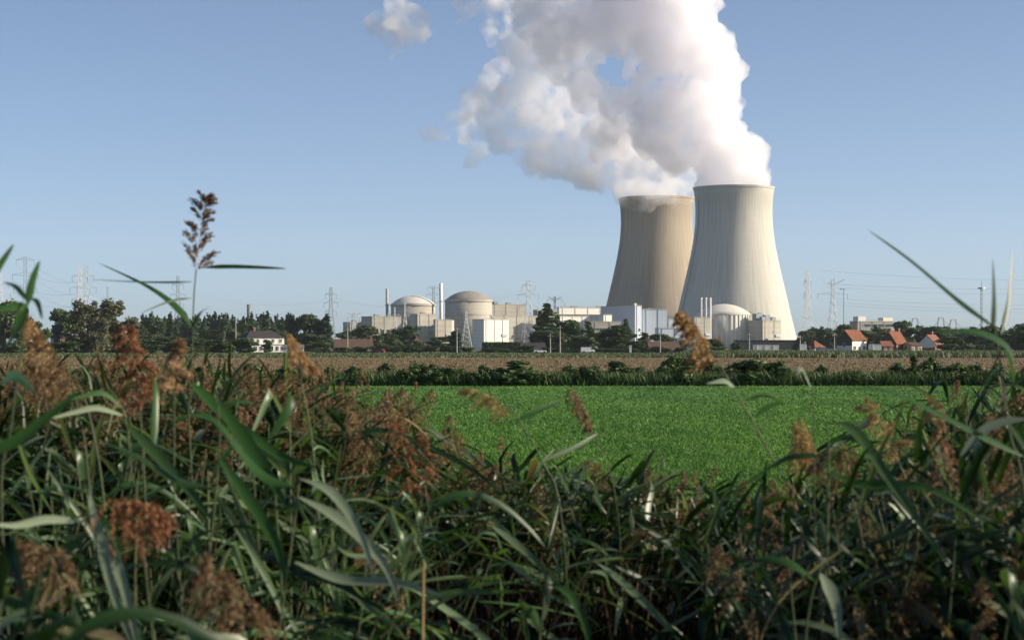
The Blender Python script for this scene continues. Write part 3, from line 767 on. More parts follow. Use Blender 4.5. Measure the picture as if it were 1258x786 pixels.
def tree_proto(kind, seed):
    """unit tree 10 m tall -> crown and trunk meshes"""
    r = random.Random(seed)
    bl = []; leaf, n, mk = .42, 3600, 'dark'
    tr = MB()
    if kind == 'poplar':
        for k in range(16):
            z = 1.0 + 8.4*k/15; rr = (.95*math.sin(math.pi*min(1, (k + 1.6)/17))**.7)*r.uniform(.75, 1.1)
            bl.append((r.uniform(-.28, .28), r.uniform(-.28, .28), z, rr*.8, r.uniform(.7, 1.1)))
        leaf, n, mk = .30, 2600, 'blue'
        tr.tube([(0, 0, 0), (.05, 0, 5), (0, 0, 8.5)], [.16, .1, .03], 6)
    elif kind == 'conifer':
        for k in range(26):
            z = .8 + 8.6*(k/25)**.9; rr = 2.1*(1 - z/10.3)**.8
            a = r.uniform(0, 6.28); q = rr*r.uniform(.25, .65)
            bl.append((q*math.cos(a), q*math.sin(a), z, max(.3, rr*.55), max(.35, rr*.36)))
        leaf, n, mk = .34, 4200, 'dark'
        tr.tube([(0, 0, 0), (0, 0, 9)], [.22, .04], 6)
    elif kind in ('round', 'wide', 'brown'):
        wd = {'round': 2.6, 'wide': 3.6, 'brown': 3.2}[kind]
        for k in range(36 if kind != 'brown' else 56):
            a = r.uniform(0, 6.28); e = r.uniform(-1, 1)
            q = r.uniform(.35, 1)*(math.sqrt(max(.05, 1 - e*e*.85)) if e > -.1 else 1 + .12*e)
            rr = r.uniform(.75, 1.35) if kind != 'brown' else r.uniform(.45, .95)
            bl.append((wd*q*math.cos(a)*.8, wd*q*math.sin(a)*.8, 5.0 + 4.1*e, rr, rr*.95))
        leaf, n, mk = .36, (6200 if kind != 'brown' else 6500), ('mid' if kind == 'round' else 'dark')
        if kind == 'brown': mk = 'brown'; leaf = .26
        tr.tube([(0, 0, 0), (.1, .05, 2.2), (0, 0, 5)], [.32, .22, .12], 7)
        for k in range(6):
            b = bl[k*3]
            tr.tube([(0, 0, 2.2 + .3*k), (b[0]*.5, b[1]*.5, (2.4 + b[2])*.5 + .4), (b[0], b[1], b[2])], [.13, .08, .03], 5)
    elif kind == 'shrub':
        for k in range(18):
            a = r.uniform(0, 6.28); q = r.uniform(0, 3.6)
            rr = r.uniform(1.0, 2.2); bl.append((q*math.cos(a), q*math.sin(a), r.uniform(1.5, 7.2), rr, rr*.95))
        leaf, n, mk = .62, 2600, 'mid'
        for k in range(5): tr.tube([(0, 0, 0), (bl[k][0]*.6, bl[k][1]*.6, bl[k][2])], [.16, .05], 5)
    elif kind == 'weed':
        for k in range(26):
            a = r.uniform(0, 6.28); q = r.uniform(0, 4.2)
            rr = r.uniform(.6, 1.7); bl.append((q*math.cos(a), q*math.sin(a), r.uniform(.8, 8.0)*(1 - q/9), rr*.8, rr*1.2))
        leaf, n, mk = .55, 3200, 'weed'
        for k in range(7): tr.tube([(0, 0, 0), (bl[k][0]*.5, bl[k][1]*.5, bl[k][2]*.6), (bl[k][0], bl[k][1], bl[k][2] + 1)], [.1, .07, .02], 4)
    p, dr = blob_points(bl, n, .35 if kind in ('brown', 'weed') else .5)
    p[:, 2] = np.maximum(p[:, 2], .15)
    vs, fs = leaf_quads(p, dr, rng.uniform(.6, 1.35, n)*leaf)
    crown = np_mesh('crown', vs, fs, M['leaf_' + mk], link=False).data
    tme = bpy.data.meshes.new('trunk'); tme.from_pydata(tr.v, [], tr.f); tme.materials.append(M['bark'])
    zs = vs[:, 2].max(); xs = (np.percentile(vs[:, 0], 98) - np.percentile(vs[:, 0], 2))
    return crown, tme, zs, xs
PROTO = {}
NAMES = {'poplar': 'poplar_tree', 'conifer': 'conifer_tree', 'round': 'broadleaf_tree', 'wide': 'broadleaf_tree', 'brown': 'willow_tree', 'shrub': 'shrub', 'weed': 'wild_bush'}
CATS = {'shrub': 'shrub', 'weed': 'bush'}
def tree(kind, px, py, wpx, d, label, group=None, base=0.0):
    v = random.randrange(4)
    if (kind, v) not in PROTO: PROTO[kind, v] = tree_proto(kind, hash((len(kind), v, ord(kind[0]))) % 1000)
    cr, tk, zs, xs = PROTO[kind, v]
    h = wz(py, d) - base; s = d / F
    t = thing(NAMES[kind], label, CATS.get(kind, 'tree'), (wx(px, d), d, base), random.uniform(0, 6.28), group)
    sx = wpx * s / xs
    t.scale = (sx, sx, h / zs)
    for nm, me in (('trunk' if kind not in ('shrub', 'weed') else 'branches', tk), ('crown' if kind not in ('shrub', 'weed') else 'foliage', cr)):
        o = bpy.data.objects.new(nm, me); COL.objects.link(o); o.parent = t
    return t
# far dark row of poplars
x = 176
while x < 362:
    tree('poplar', x, 386 + random.uniform(-5, 5), random.uniform(8, 11), 1050 + random.uniform(-60, 60), 'slender dark poplar in the long row behind the white farmhouse', 'poplars in the long row')
    x += random.uniform(4.5, 7.5)
for px, py, w, kind, lab in ((359, 384, 14, 'poplar', 'broad poplar that rises above the right end of the poplar row'), (377, 384, 27, 'round', 'rounded tree between two poplars right of the farmhouse'), (399, 384.5, 15, 'poplar', 'single poplar below the grey pylon, left of the barn'),
                             (391, 391, 13, 'poplar', 'shorter poplar left of the single poplar by the barn')):
    tree(kind, px, py, w, 860, lab)
for px, py, w, d, kind, lab in (
    (6, 366, 52, 620, 'wide', 'big grey green tree cut off by the left edge'),
    (42, 393, 34, 700, 'wide', 'low dark tree left of the dark low house'),
    (80, 378, 34, 720, 'wide', 'dark round tree behind the dark low house at the left'),
    (108, 367, 44, 640, 'brown', 'tall loose brownish willow under the close pair of pylons'),
    (140, 366, 44, 655, 'brown', 'grey brown willow with open twigs right of its darker twin'),
    (122, 395, 60, 660, 'wide', 'low bushy tree at the foot of the two willows'),
    (165, 398, 30, 760, 'wide', 'dark low tree right of the willows'),
    (188, 388, 26, 900, 'round', 'dark tree at the left end of the poplar row'),
    (205, 412, 50, 700, 'wide', 'low wide dark tree below the poplar row'),
    (304, 396, 26, 900, 'round', 'lighter green tree beside the dark chimney'),
    (337, 402, 30, 790, 'round', 'dark tree close behind the farmhouse roof'),
    (328, 417, 10, 735, 'round', 'small tree in front of the farmhouse wall'),
    (283, 400, 22, 830, 'wide', 'dark tree left of the farmhouse'),
    (385, 410, 34, 780, 'wide', 'dark tree between farmhouse wing and barn'),
    (424, 405, 30, 1000, 'wide', 'dark wide tree behind the long low barn'),
    (449, 398, 30, 950, 'round', 'bright green round tree in front of the low plant block'),
    (463, 411, 22, 760, 'wide', 'small dark tree at the right end of the barn'),
    (477, 408, 26, 800, 'wide', 'dark tree left of the brown tented roof'),
    (498, 399, 32, 900, 'round', 'bright green tree in front of the stepped concrete block'),
    (514, 418, 14, 730, 'round', 'small round tree in front of the brown tented roof'),
    (543, 413, 30, 780, 'wide', 'dark tree right of the brown tented roof'),
    (559, 406, 15, 700, 'poplar', 'dark columnar tree beside the concrete pole'),
    (673, 372, 36, 800, 'conifer', 'tallest dark conifer in front of the turbine hall'),
    (664, 381, 20, 810, 'conifer', 'lower dark conifer merged with the left of the tallest one'),
    (684, 386, 18, 800, 'conifer', 'dark conifer merged with the right of the tallest one'),
    (701, 392, 28, 780, 'round', 'rounded green tree right of the tallest conifer'),
    (672, 405, 44, 770, 'wide', 'low dark spreading tree under the tallest conifer'),
    (722, 394, 22, 760, 'conifer', 'narrow pointed conifer in front of the office block'),
    (711, 412, 26, 745, 'wide', 'dark bush-like tree left of the narrow pointed conifer'),
    (735, 408, 20, 830, 'round', 'small green tree right of the narrow pointed conifer'),
    (758, 398, 34, 740, 'round', 'large grey green leafy tree in front of the narrow tower'),
    (768, 391, 18, 750, 'conifer', 'pointed tree top rising from the grey green leafy tree'),
    (791, 408, 22, 790, 'conifer', 'dark tree left of the long brown roof'),
    (783, 418, 24, 745, 'wide', 'low dark tree at the left end of the long brown roof'),
    (811, 409, 30, 850, 'round', 'bright green tree behind the long brown roof'),
    (838, 417, 16, 780, 'wide', 'small dark round tree at the right end of the long brown roof'),
    (874, 416, 26, 760, 'round', 'grey green tree left of the red brick roof'),
    (904, 420, 14, 770, 'wide', 'small tree right of the red brick roof'),
    (981, 414, 12, 1000, 'conifer', 'small dark conifer at the right end of the black shed'),
    (992, 405, 26, 1100, 'wide', 'dark wide tree under the white lattice mast'),
    (1015, 402, 24, 1000, 'wide', 'round dark tree under the forked pylon'),
    (1038, 397, 26, 980, 'wide', 'tall dark tree left of the distant office building'),
    (1062, 405, 30, 900, 'wide', 'dark tree in front of the distant office building'),
    (1085, 404, 34, 880, 'wide', 'dark tree behind the middle orange roof'),
    (1109, 393, 24, 1000, 'round', 'tallest dark tree above the middle orange roof'),
    (1124, 402, 28, 930, 'wide', 'dark tree behind the yellow brick house'),
    (1147, 400, 36, 900, 'wide', 'dark tree behind the faded red roof'),
    (1172, 413, 40, 700, 'wide', 'low dark thicket tree right of the faded red roof'),
    (1196, 401, 26, 860, 'conifer', 'dark conifer left of the mast'),
    (1213, 398, 30, 840, 'wide', 'dark tree at the foot of the mast'),
    (1240, 404, 40, 800, 'wide', 'dark tree near the right edge'),
    (1266, 396, 40, 780, 'round', 'dark tree cut off by the right edge')):
    tree(kind, px, py, w, d, lab)
for k in range(26):
    px = 985 + 290*k/25 + random.uniform(-4, 4)
    tree(random.choice(['conifer', 'poplar', 'wide']), px, random.uniform(399, 407), random.uniform(10, 20), random.uniform(1150, 1300), 'small dark tree in the far treeline behind the orange roofed houses', 'far treeline at the right')
for k in range(14):
    px = 400 + 20*k*1.1 + random.uniform(-4, 4)
    tree('shrub', px, random.uniform(422, 428), random.uniform(16, 26), random.uniform(690, 720), 'low green shrub of the row bordering the village road left of centre', 'shrubs along the village road, left')
for k in range(16):
    px = 700 + 180*k/15 + random.uniform(-4, 4)
    tree('shrub', px, random.uniform(424, 430), random.uniform(12, 22), random.uniform(690, 715), 'low green shrub bordering the village road below the conifers', 'shrubs along the village road, centre')
for k in range(12):
    px = -10 + 300*k/11 + random.uniform(-6, 6)
    tree('shrub', px, random.uniform(414, 424), random.uniform(26, 40), random.uniform(610, 680), 'low dark shrub at the far edge of the field on the left', 'shrubs at the left field edge')

def hedge(label, p0, p1, py, d, depth, m='leaf_mid', rz=0.0, n=5000):
    """clipped hedge: leaves on a rounded box over a dark twiggy core"""
    w = wx(p1, d) - wx(p0, d); h = wz(py, d)
    t = thing('clipped_hedge', label, 'hedge', ((wx(p0, d) + wx(p1, d))/2, d, 0), rz)
    u = rng.random((n, 3)) - .5
    ax = rng.choice(3, n, p=[.15, .5, .35]); sg = np.where(rng.random(n) < .5, -.5, .5)
    u[np.arange(n), ax] = np.where(ax == 2, .5, sg)
    nr = np.zeros((n, 3)); nr[np.arange(n), ax] = np.sign(u[np.arange(n), ax])
    p = u * np.array([w, depth, h]) + np.array([0, 0, h/2]); p += rng.normal(0, .1, (n, 3))
    vs, fs = leaf_quads(p, nr, rng.uniform(.2, .42, n), jitter=.6)
    np_mesh('foliage', vs, fs, M[m], t)
    MB().box(0, 0, 0, w - .3, depth - .3, h - .2).build('twig_core', M['bark'], t)
hedge('tall clipped green hedge block left of the farmhouse', 246, 276, 406, 740, 5)
hedge('clipped hedge row in front of the white cube building', 593, 640, 421, 720, 3, 'leaf_dark', n=7000)
hedge('dark hedge strip right of the faded red roof', 1158, 1208, 424, 720, 3, 'leaf_dark', n=5000)

# ditch-side bushes between the two fields
for px, py, w in ((474, 449, 34), (505, 447, 44), (530, 449, 40), (560, 447, 36), (590, 449, 40), (628, 446, 52), (655, 449, 30), (692, 451, 34), (728, 447, 40), (757, 446, 48), (785, 448, 34),
                  (836, 436, 62), (862, 439, 46), (816, 446, 26), (905, 442, 50), (936, 438, 62), (962, 446, 34), (1010, 452, 30), (1045, 453, 36), (1098, 448, 36), (1126, 437, 26), (1148, 441, 36), (1172, 443, 48), (1195, 449, 30), (1230, 448, 40), (440, 448, 40), (405, 449, 40), (300, 450, 50), (350, 451, 44), (250, 452, 44), (180, 450, 44), (110, 452, 44), (40, 450, 44), (1275, 446, 44)):
    tree('weed', px + random.uniform(-5, 5), py + random.uniform(-5, 2), w*random.uniform(.8, 1.3), 118.3 + random.uniform(-.6, 1.2), 'tangled dark wild bush in the strip between the green field and the stubble', 'wild bushes between the fields')
def scatter_mesh(name, label, px0, px1, d0, d1, n, hmin, hmax, wmul, m, lean=.35, by_screen=True, kind='stuff', zoff=0.0, patch=None):
    """blades or stalks as thin triangles, spread evenly over what the eye sees of the ground"""
    if by_screen:
        y0, y1 = F*EYE/d1, F*EYE/d0
        d = F*EYE/(y0 + (y1 - y0)*rng.random(n))
    else: d = d0 + (d1 - d0)*rng.random(n)
    px = px0 + (px1 - px0)*rng.random(n)
    x = (px - CX)/F*d
    if patch is not None:
        keep = np.array([noise.noise((a*patch, b*patch*.4, 3.3)) for a, b in zip(x, d)]) > -.12
        x, d = x[keep], d[keep]; n = len(x)
    h = hmin + (hmax - hmin)*rng.random(n)**1.3
    a = rng.random(n)*6.283; w = wmul*d*.0004*(.6 + .8*rng.random(n))
    base = np.stack([x, d, np.full(n, zoff)], 1)
    u = np.stack([np.cos(a), np.sin(a), np.zeros(n)], 1)*w[:, None]
    tip = base + np.stack([rng.normal(-.12, lean, n)*h, rng.normal(0, lean, n)*h, h], 1)
    vs = np.stack([base - u, base + u, tip], 1).reshape(-1, 3)
    o = np_mesh(name, vs, np.arange(3*n).reshape(n, 3), m)
    return tag(o, label, name.replace('_', ' '), kind=kind)
M['grass'] = leaf_mat('grass_blades', [(0, (.036, .115, .012)), (.35, (.066, .172, .022)), (.8, (.10, .22, .036)), (.97, (.15, .27, .07)), (1, (.26, .36, .16))], rough=.55, trans=.3, objvar=0, spec=.2)
M['stalk'] = leaf_mat('stubble_stalks', [(0, (.08, .056, .021)), (.45, (.155, .105, .038)), (.75, (.225, .165, .064)), (.85, (.10, .13, .04)), (1, (.07, .10, .03))], rough=.7, trans=.1, objvar=0)
M['maize'] = leaf_mat('crop_leaves', [(0, (.03, .06, .018)), (.5, (.055, .09, .027)), (.85, (.10, .12, .04)), (1, (.22, .18, .08))], rough=.6, trans=.2, objvar=0)
field_tone(M['grass'], .8); field_tone(M['stalk'], .4)
scatter_mesh('grass', 'short bright green grass of the field in the middle', -80, 1340, 15, 117, 760000, .03, .10, 1.0, M['grass'], lean=.85)
scatter_mesh('field_stubble', 'dry brown stubble between the bushes and the houses', -80, 1340, 119, 400, 45000, .05, .18, 1.2, M['stalk'])
scatter_mesh('dry_weeds', 'tall dry weeds along the ditch between the fields', -60, 1330, 117.5, 121, 3500, .35, 1.35, .8, M['stalk'], by_screen=False, patch=.25)
scatter_mesh('ditch_weeds', 'green undergrowth along the ditch between the fields', -60, 1330, 117.2, 120.5, 80000, .12, .95, 1.2, M['leaf_weed'], by_screen=False)
scatter_mesh('crop', 'low green crop strip in front of the orange roofed houses', 840, 1400, 395, 640, 42000, .7, 1.25, 1.4, M['maize'], by_screen=False)
scatter_mesh('rough_grass', 'rough dry grass strip in front of the farmhouse and village road', -80, 860, 400, 640, 42000, .12, .42, 1.3, M['maize'], by_screen=False)
# ------------------------------------------------------------------ steam: closed billowing hulls filled with scattering vapour
import bmesh
def steam_mat(name, dens, hetero=True, col=(0.995, 0.985, 0.998), scale=0.03, lo=.38, hi=.6, aniso=0.25):
    m = bpy.data.materials.new(name); m.use_nodes = True
    nt = m.node_tree; nt.nodes.remove(nt.nodes['Principled BSDF'])
    v = nt.nodes.new('ShaderNodeVolumePrincipled')
    v.inputs['Color'].default_value = (*col, 1)
    v.inputs['Density'].default_value = dens
    v.inputs['Anisotropy'].default_value = aniso
    nt.links.new(v.outputs[0], nt.nodes['Material Output'].inputs['Volume'])
    if hetero:
        tc = nt.nodes.new('ShaderNodeTexCoord')
        n = nt.nodes.new('ShaderNodeTexNoise'); n.inputs['Scale'].default_value = scale; n.inputs['Detail'].default_value = 5; n.inputs['Roughness'].default_value = .65
        nt.links.new(tc.outputs['Object'], n.inputs['Vector'])
        mr = nt.nodes.new('ShaderNodeMapRange'); mr.interpolation_type = 'SMOOTHSTEP'
        mr.inputs[1].default_value = lo; mr.inputs[2].default_value = hi; mr.inputs[3].default_value = 0; mr.inputs[4].default_value = dens
        nt.links.new(n.outputs['Fac'], mr.inputs[0]); nt.links.new(mr.outputs[0], v.inputs['Density'])
        m.cycles.volume_step_rate = 1.0
    return m
_ico = bmesh.new(); bmesh.ops.create_icosphere(_ico, subdivisions=2, radius=1)
ICO_V = np.array([v.co[:] for v in _ico.verts]); ICO_F = np.array([[v.index for v in f.verts] for f in _ico.faces]); _ico.free()
def billow(p, s): return abs(noise.noise(p * s))
def steam(name, label, puffs, m, voxel=2.1, kids=16, grand=5, disp=(9.0, 5.0, 2.4), seed=1, base=(0, 0, 0)):
    """puffs: (px, py, radius in px, distance)"""
    r = random.Random(seed)
    cs = []
    for px, py, rp, d in puffs:
        c = at(px, py, d); R = rp * d / F
        cs.append((c, R * .86))
        for k in range(kids):
            v = Vector((r.gauss(0, 1), r.gauss(0, 1), r.gauss(0, 1))).normalized()
            q = r.uniform(.22, .48)
            kc, kr = c + v * R * (1.02 - q * .75), R * q
            cs.append((kc, kr))
            for g in range(grand):
                u = (Vector((r.gauss(0, 1), r.gauss(0, 1), r.gauss(0, 1))).normalized() + v * .6).normalized(); e = r.uniform(.25, .5)
                cs.append((kc + u * kr * (1.02 - e * .6), kr * e))
    V = np.concatenate([ICO_V * R + np.array(c) for c, R in cs])
    Fc = np.concatenate([ICO_F + i * len(ICO_V) for i in range(len(cs))])
    tmp = np_mesh('steam_draft', V, Fc, m)
    md = tmp.modifiers.new('r', 'REMESH'); md.mode = 'VOXEL'; md.voxel_size = voxel; md.use_smooth_shade = True
    bpy.context.view_layer.update()
    me = bpy.data.meshes.new_from_object(tmp.evaluated_get(bpy.context.evaluated_depsgraph_get()))
    bpy.data.objects.remove(tmp)
    n = len(me.vertices)
    co = np.empty(n*3, np.float32); me.vertices.foreach_get('co', co); co = co.reshape(-1, 3)
    no = np.empty(n*3, np.float32); me.vertices.foreach_get('normal', no); no = no.reshape(-1, 3)
    off = np.empty(n, np.float32)
    for i in range(n):
        p = Vector(co[i])
        w = noise.noise_vector(p * .02) * 12
        p = p + w
        off[i] = disp[0] * (billow(p, .035) - .25) + disp[1] * (billow(p, .095) - .25) + disp[2] * (billow(p, .24) - .25)
    co += no * off[:, None]
    me.vertices.foreach_set('co', co.ravel()); me.update()
    tmp = bpy.data.objects.new('steam_draft', me); COL.objects.link(tmp)      # re-skin, so that folded surfaces leave no hole
    md = tmp.modifiers.new('r', 'REMESH'); md.mode = 'VOXEL'; md.voxel_size = voxel * .85; md.use_smooth_shade = True
    bpy.context.view_layer.update()
    me = bpy.data.meshes.new_from_object(tmp.evaluated_get(bpy.context.evaluated_depsgraph_get()))
    bpy.data.objects.remove(tmp)
    me.name = name
    me.materials.clear(); me.materials.append(m)
    o = bpy.data.objects.new(name, me); COL.objects.link(o)
    return tag(o, label, 'steam')
M['steam_grey'] = steam_mat('soft_steam_vapour', 0.05, True, scale=.04, lo=.36, hi=.62)
M['steam'] = steam_mat('steam_vapour', 0.07, True, scale=.045, lo=.30, hi=.58)
M['steam_thin'] = steam_mat('thin_steam_vapour', 0.075, True, scale=.05, lo=.40, hi=.68)
a, b = D2, D1
steam('steam_plume', 'huge bright white steam plume boiling up from the cream cooling tower', [
 (901, 232, 40, a), (924, 223, 20, a - 28), (938, 224, 13, a - 18), (908, 222, 18, a - 30), (884, 226, 30, a - 6), (920, 222, 26, a), (905, 205, 40, a), (930, 212, 16, a), (890, 185, 46, a), (870, 160, 46, a + 10), (912, 195, 30, a - 12), (868, 128, 42, a), (878, 100, 42, a + 20),
 (872, 70, 44, a), (850, 40, 46, a + 20), (840, 5, 48, a), (800, 10, 50, a + 30), (815, 62, 44, a + 10), (815, 130, 42, a + 20), (830, 180, 38, a + 25), (796, 168, 30, a + 30), (757, 132, 28, a + 40), (786, 108, 22, a + 30),
 (752, 30, 42, a + 40), (712, 30, 46, a + 60), (708, 88, 28, a + 60), (690, 62, 38, a + 60), (724, 62, 20, a + 60), (778, 62, 20, a + 50), (774, 88, 12, a + 50), (734, 112, 20, a + 50), (728, 88, 11, a + 50), (760, -20, 50, a + 40), (700, -30, 46, a + 60), (660, 20, 32, a + 70), (840, -45, 60, a + 20), (640, -25, 30, a + 70),
 (748, 165, 32, a + 60), (720, 118, 24, a + 60)], M['steam'], seed=3)
steam('steam_plume', 'lower greyer steam plume streaming left from the tan cooling tower behind', [
 (807, 247, 36, b), (768, 238, 17, b - 30), (784, 237, 20, b - 42), (804, 238, 21, b - 46), (824, 238, 20, b - 44), (842, 237, 17, b - 34), (762, 226, 18, b - 20), (715, 218, 18, b), (682, 208, 18, b - 10), (737, 228, 15, b), (655, 200, 18, b - 20), (640, 186, 19, b - 20), (616, 176, 19, b - 30), (598, 160, 19, b - 30), (580, 148, 18, b - 30), (584, 120, 20, b - 30), (700, 205, 22, b - 10), (790, 240, 22, b), (826, 240, 22, b), (808, 228, 36, b), (780, 228, 28, b - 10), (760, 216, 26, b), (742, 203, 26, b - 10), (785, 205, 34, b), (720, 186, 26, b - 20), (700, 196, 20, b - 20), (760, 182, 34, b - 20),
 (690, 165, 30, b - 20), (668, 150, 32, b - 40), (700, 130, 28, b - 30), (650, 110, 34, b - 40), (635, 140, 30, b - 40), (648, 78, 26, b - 50), (625, 60, 22, b - 50), (610, 120, 24, b - 50), (660, 182, 22, b - 30), (600, 145, 22, b - 40),
 (630, 170, 18, b - 40), (845, 236, 12, b), (800, 195, 36, b), (828, 205, 30, b), (838, 222, 18, b), (660, 62, 36, b - 40), (676, 40, 30, b - 40), (670, 95, 30, b - 40), (735, 150, 34, b - 30), (690, 195, 24, b - 20), (722, 205, 20, b - 20)], M['steam_grey'], seed=5)
steam('steam_wisp', 'thin ragged steam drifting off the left side of the plume', [
 (585, 125, 20, b), (570, 140, 18, b), (556, 150, 14, b), (575, 165, 16, b), (590, 185, 14, b), (545, 165, 12, b), (525, 165, 10, b), (580, 200, 12, b), (612, 85, 18, b), (600, 100, 16, b), (672, 205, 18, b), (700, 215, 16, b), (725, 224, 14, b), (655, 200, 14, b), (690, 226, 9, b), (740, 232, 9, b),
 (604, 40, 14, b), (618, 30, 16, b)], M['steam_thin'], seed=8, voxel=2.2, kids=20)
steam('steam_wisp', 'loose veil of steam at the top edge left of the main plume', [
 (600, 8, 18, b), (575, 12, 14, b), (625, 4, 20, b), (560, 2, 10, b), (590, -8, 20, b), (645, 0, 16, b), (565, 30, 8, b), (610, -20, 30, b)], M['steam_thin'], seed=9, voxel=2.2, kids=20)
M['steam_puff'] = steam_mat('drifting_puff_vapour', 0.075, True, scale=.05, lo=.36, hi=.66)
steam('steam_puff', 'small detached puff of steam high in the sky, left of the plume', [
 (487, 28, 27, b), (468, 38, 18, b), (508, 22, 19, b), (484, 6, 18, b), (486, 56, 13, b), (512, 42, 14, b), (458, 26, 14, b), (478, 70, 8, b), (496, 48, 16, b)], M['steam_puff'], seed=12, voxel=2.0, kids=20)
# ------------------------------------------------------------------ thin summer haze
def haze(dens):
    m = bpy.data.materials.new('haze_air'); m.use_nodes = True
    nt = m.node_tree; nt.nodes.remove(nt.nodes['Principled BSDF'])
    v = nt.nodes.new('ShaderNodeVolumePrincipled')
    v.inputs['Color'].default_value = (0.80, 0.90, 1.0, 1); v.inputs['Density'].default_value = dens
    nt.links.new(v.outputs[0], nt.nodes['Material Output'].inputs['Volume'])
    tag(MB().box(0, 5700, -1, 14200, 12800, 620).build('haze', m), kind='stuff')
haze(3.4e-5)
# ------------------------------------------------------------------ reeds on the bank in front
GA = [(0, (.008, .027, .006)), (.45, (.020, .055, .013)), (.68, (.055, .105, .034)), (.86, (.135, .19, .098)), (.955, (.20, .24, .145)), (.97, (.26, .20, .09)), (1, (.18, .12, .05))]
M['reed_leaf'] = leaf_mat('reed_leaves', GA, rough=.38, trans=.28, objvar=.34, spec=.4, tboost=(1.6, 1.6, .8))
M['reed_leaf_dark'] = leaf_mat('dark_reed_leaf', [(0, (.018, .058, .014)), (1, (.04, .10, .022))], rough=.42, trans=.35, objvar=0, spec=.3, tboost=(1.4, 1.4, .8))
M['reed_leaf_pale'] = leaf_mat('pale_reed_leaf', [(0, (.14, .20, .12)), (1, (.24, .28, .18))], rough=.40, trans=.25, objvar=0, spec=.5)
M['reed_stem'] = mat('reed_stem', (.09, .105, .045), (.05, .07, .028), 8, rough=.5, objvar=.2)
M['straw'] = mat('straw_stem', (.36, .26, .11), (.28, .19, .08), 8, rough=.5)
M['plume'] = leaf_mat('reed_plume', [(0, (.115, .060, .026)), (.45, (.24, .148, .080)), (.8, (.36, .245, .138)), (1, (.50, .37, .20))], rough=.8, trans=.3, objvar=.3, spec=.1)
M['plume_gold'] = leaf_mat('golden_plume', [(0, (.22, .12, .05)), (.5, (.38, .23, .10)), (1, (.52, .35, .18))], rough=.8, trans=.3, objvar=0, spec=.1)
M['plume_dark'] = leaf_mat('dark_plume', [(0, (.08, .052, .036)), (.6, (.19, .122, .08)), (1, (.36, .235, .15))], rough=.8, trans=.3, objvar=0, spec=.1)
M['plume_red'] = leaf_mat('reddish_plume', [(0, (.12, .05, .026)), (.5, (.27, .118, .058)), (1, (.40, .21, .11))], rough=.8, trans=.3, objvar=0, spec=.1)

class QB:
    """quad soup builder"""
    def __init__(s): s.v, s.f, s.n = [], [], 0
    def add(s, v, f): s.v.append(np.asarray(v, float)); s.f.append(np.asarray(f, int) + s.n); s.n += len(v)
    def obj(s, name, m, parent=None, link=True, smooth=True):
        return np_mesh(name, np.concatenate(s.v), np.concatenate(s.f), m, parent, smooth=smooth, link=link)
def spline(pts, n):
    P_ = np.array(pts, float); k = len(P_)
    if k == 2: return P_[0] + (P_[1] - P_[0]) * np.linspace(0, 1, n)[:, None]
    t = np.linspace(0, k - 1, n); out = []
    for u in t:
        i = min(int(u), k - 2); f = u - i
        p0, p1, p2, p3 = P_[max(i-1, 0)], P_[i], P_[i+1], P_[min(i+2, k-1)]
        out.append(.5*((2*p1) + (-p0 + p2)*f + (2*p0 - 5*p1 + 4*p2 - p3)*f*f + (-p0 + 3*p1 - 3*p2 + p3)*f**3))
    return np.array(out)
def tube_q(q, path, r0, r1, n=6):
    k = len(path)
    tg = np.gradient(path, axis=0); tg /= np.linalg.norm(tg, axis=1, keepdims=True) + 1e-9
    u = np.cross(tg, np.array([.2, 1, .1])); u /= np.linalg.norm(u, axis=1, keepdims=True) + 1e-9
    w = np.cross(tg, u); r = np.linspace(r0, r1, k)[:, None]
    vs = np.concatenate([(path + (u*math.cos(a) + w*math.sin(a))*r)[:, None] for a in np.arange(n)*2*math.pi/n], 1).reshape(-1, 3)
    f = [(i*n+j, i*n+(j+1) % n, (i+1)*n+(j+1) % n, (i+1)*n+j) for i in range(k-1) for j in range(n)]
    q.add(vs, f)
def ribbon_q(q, path, width, side0, twist=0.0, fold=.25, blunt=.12):
    """a leaf blade: folded along its midrib, widest near a third, drawn out to a tip"""
    k = len(path); t = np.linspace(0, 1, k)
    tg = np.gradient(path, axis=0); tg /= np.linalg.norm(tg, axis=1, keepdims=True) + 1e-9
    s = np.asarray(side0, float)[None] - tg*(tg @ np.asarray(side0, float))[:, None]
    s /= np.linalg.norm(s, axis=1, keepdims=True) + 1e-9
    nn = np.cross(tg, s); a = (twist*t)[:, None]
    s2 = s*np.cos(a) + nn*np.sin(a); n2 = np.cross(tg, s2)
    w = width*np.minimum(1, (t*3.2 + blunt))*(1 - t**2.2)**.8 + .0006
    w = w[:, None]
    L, R = path + s2*w*.5 + n2*w*fold, path - s2*w*.5 + n2*w*fold
    vs = np.stack([L, path, R], 1).reshape(-1, 3)
    f = [(3*i+j, 3*i+j+1, 3*i+j+4, 3*i+j+3) for i in range(k-1) for j in (0, 1)]
    q.add(vs, f)
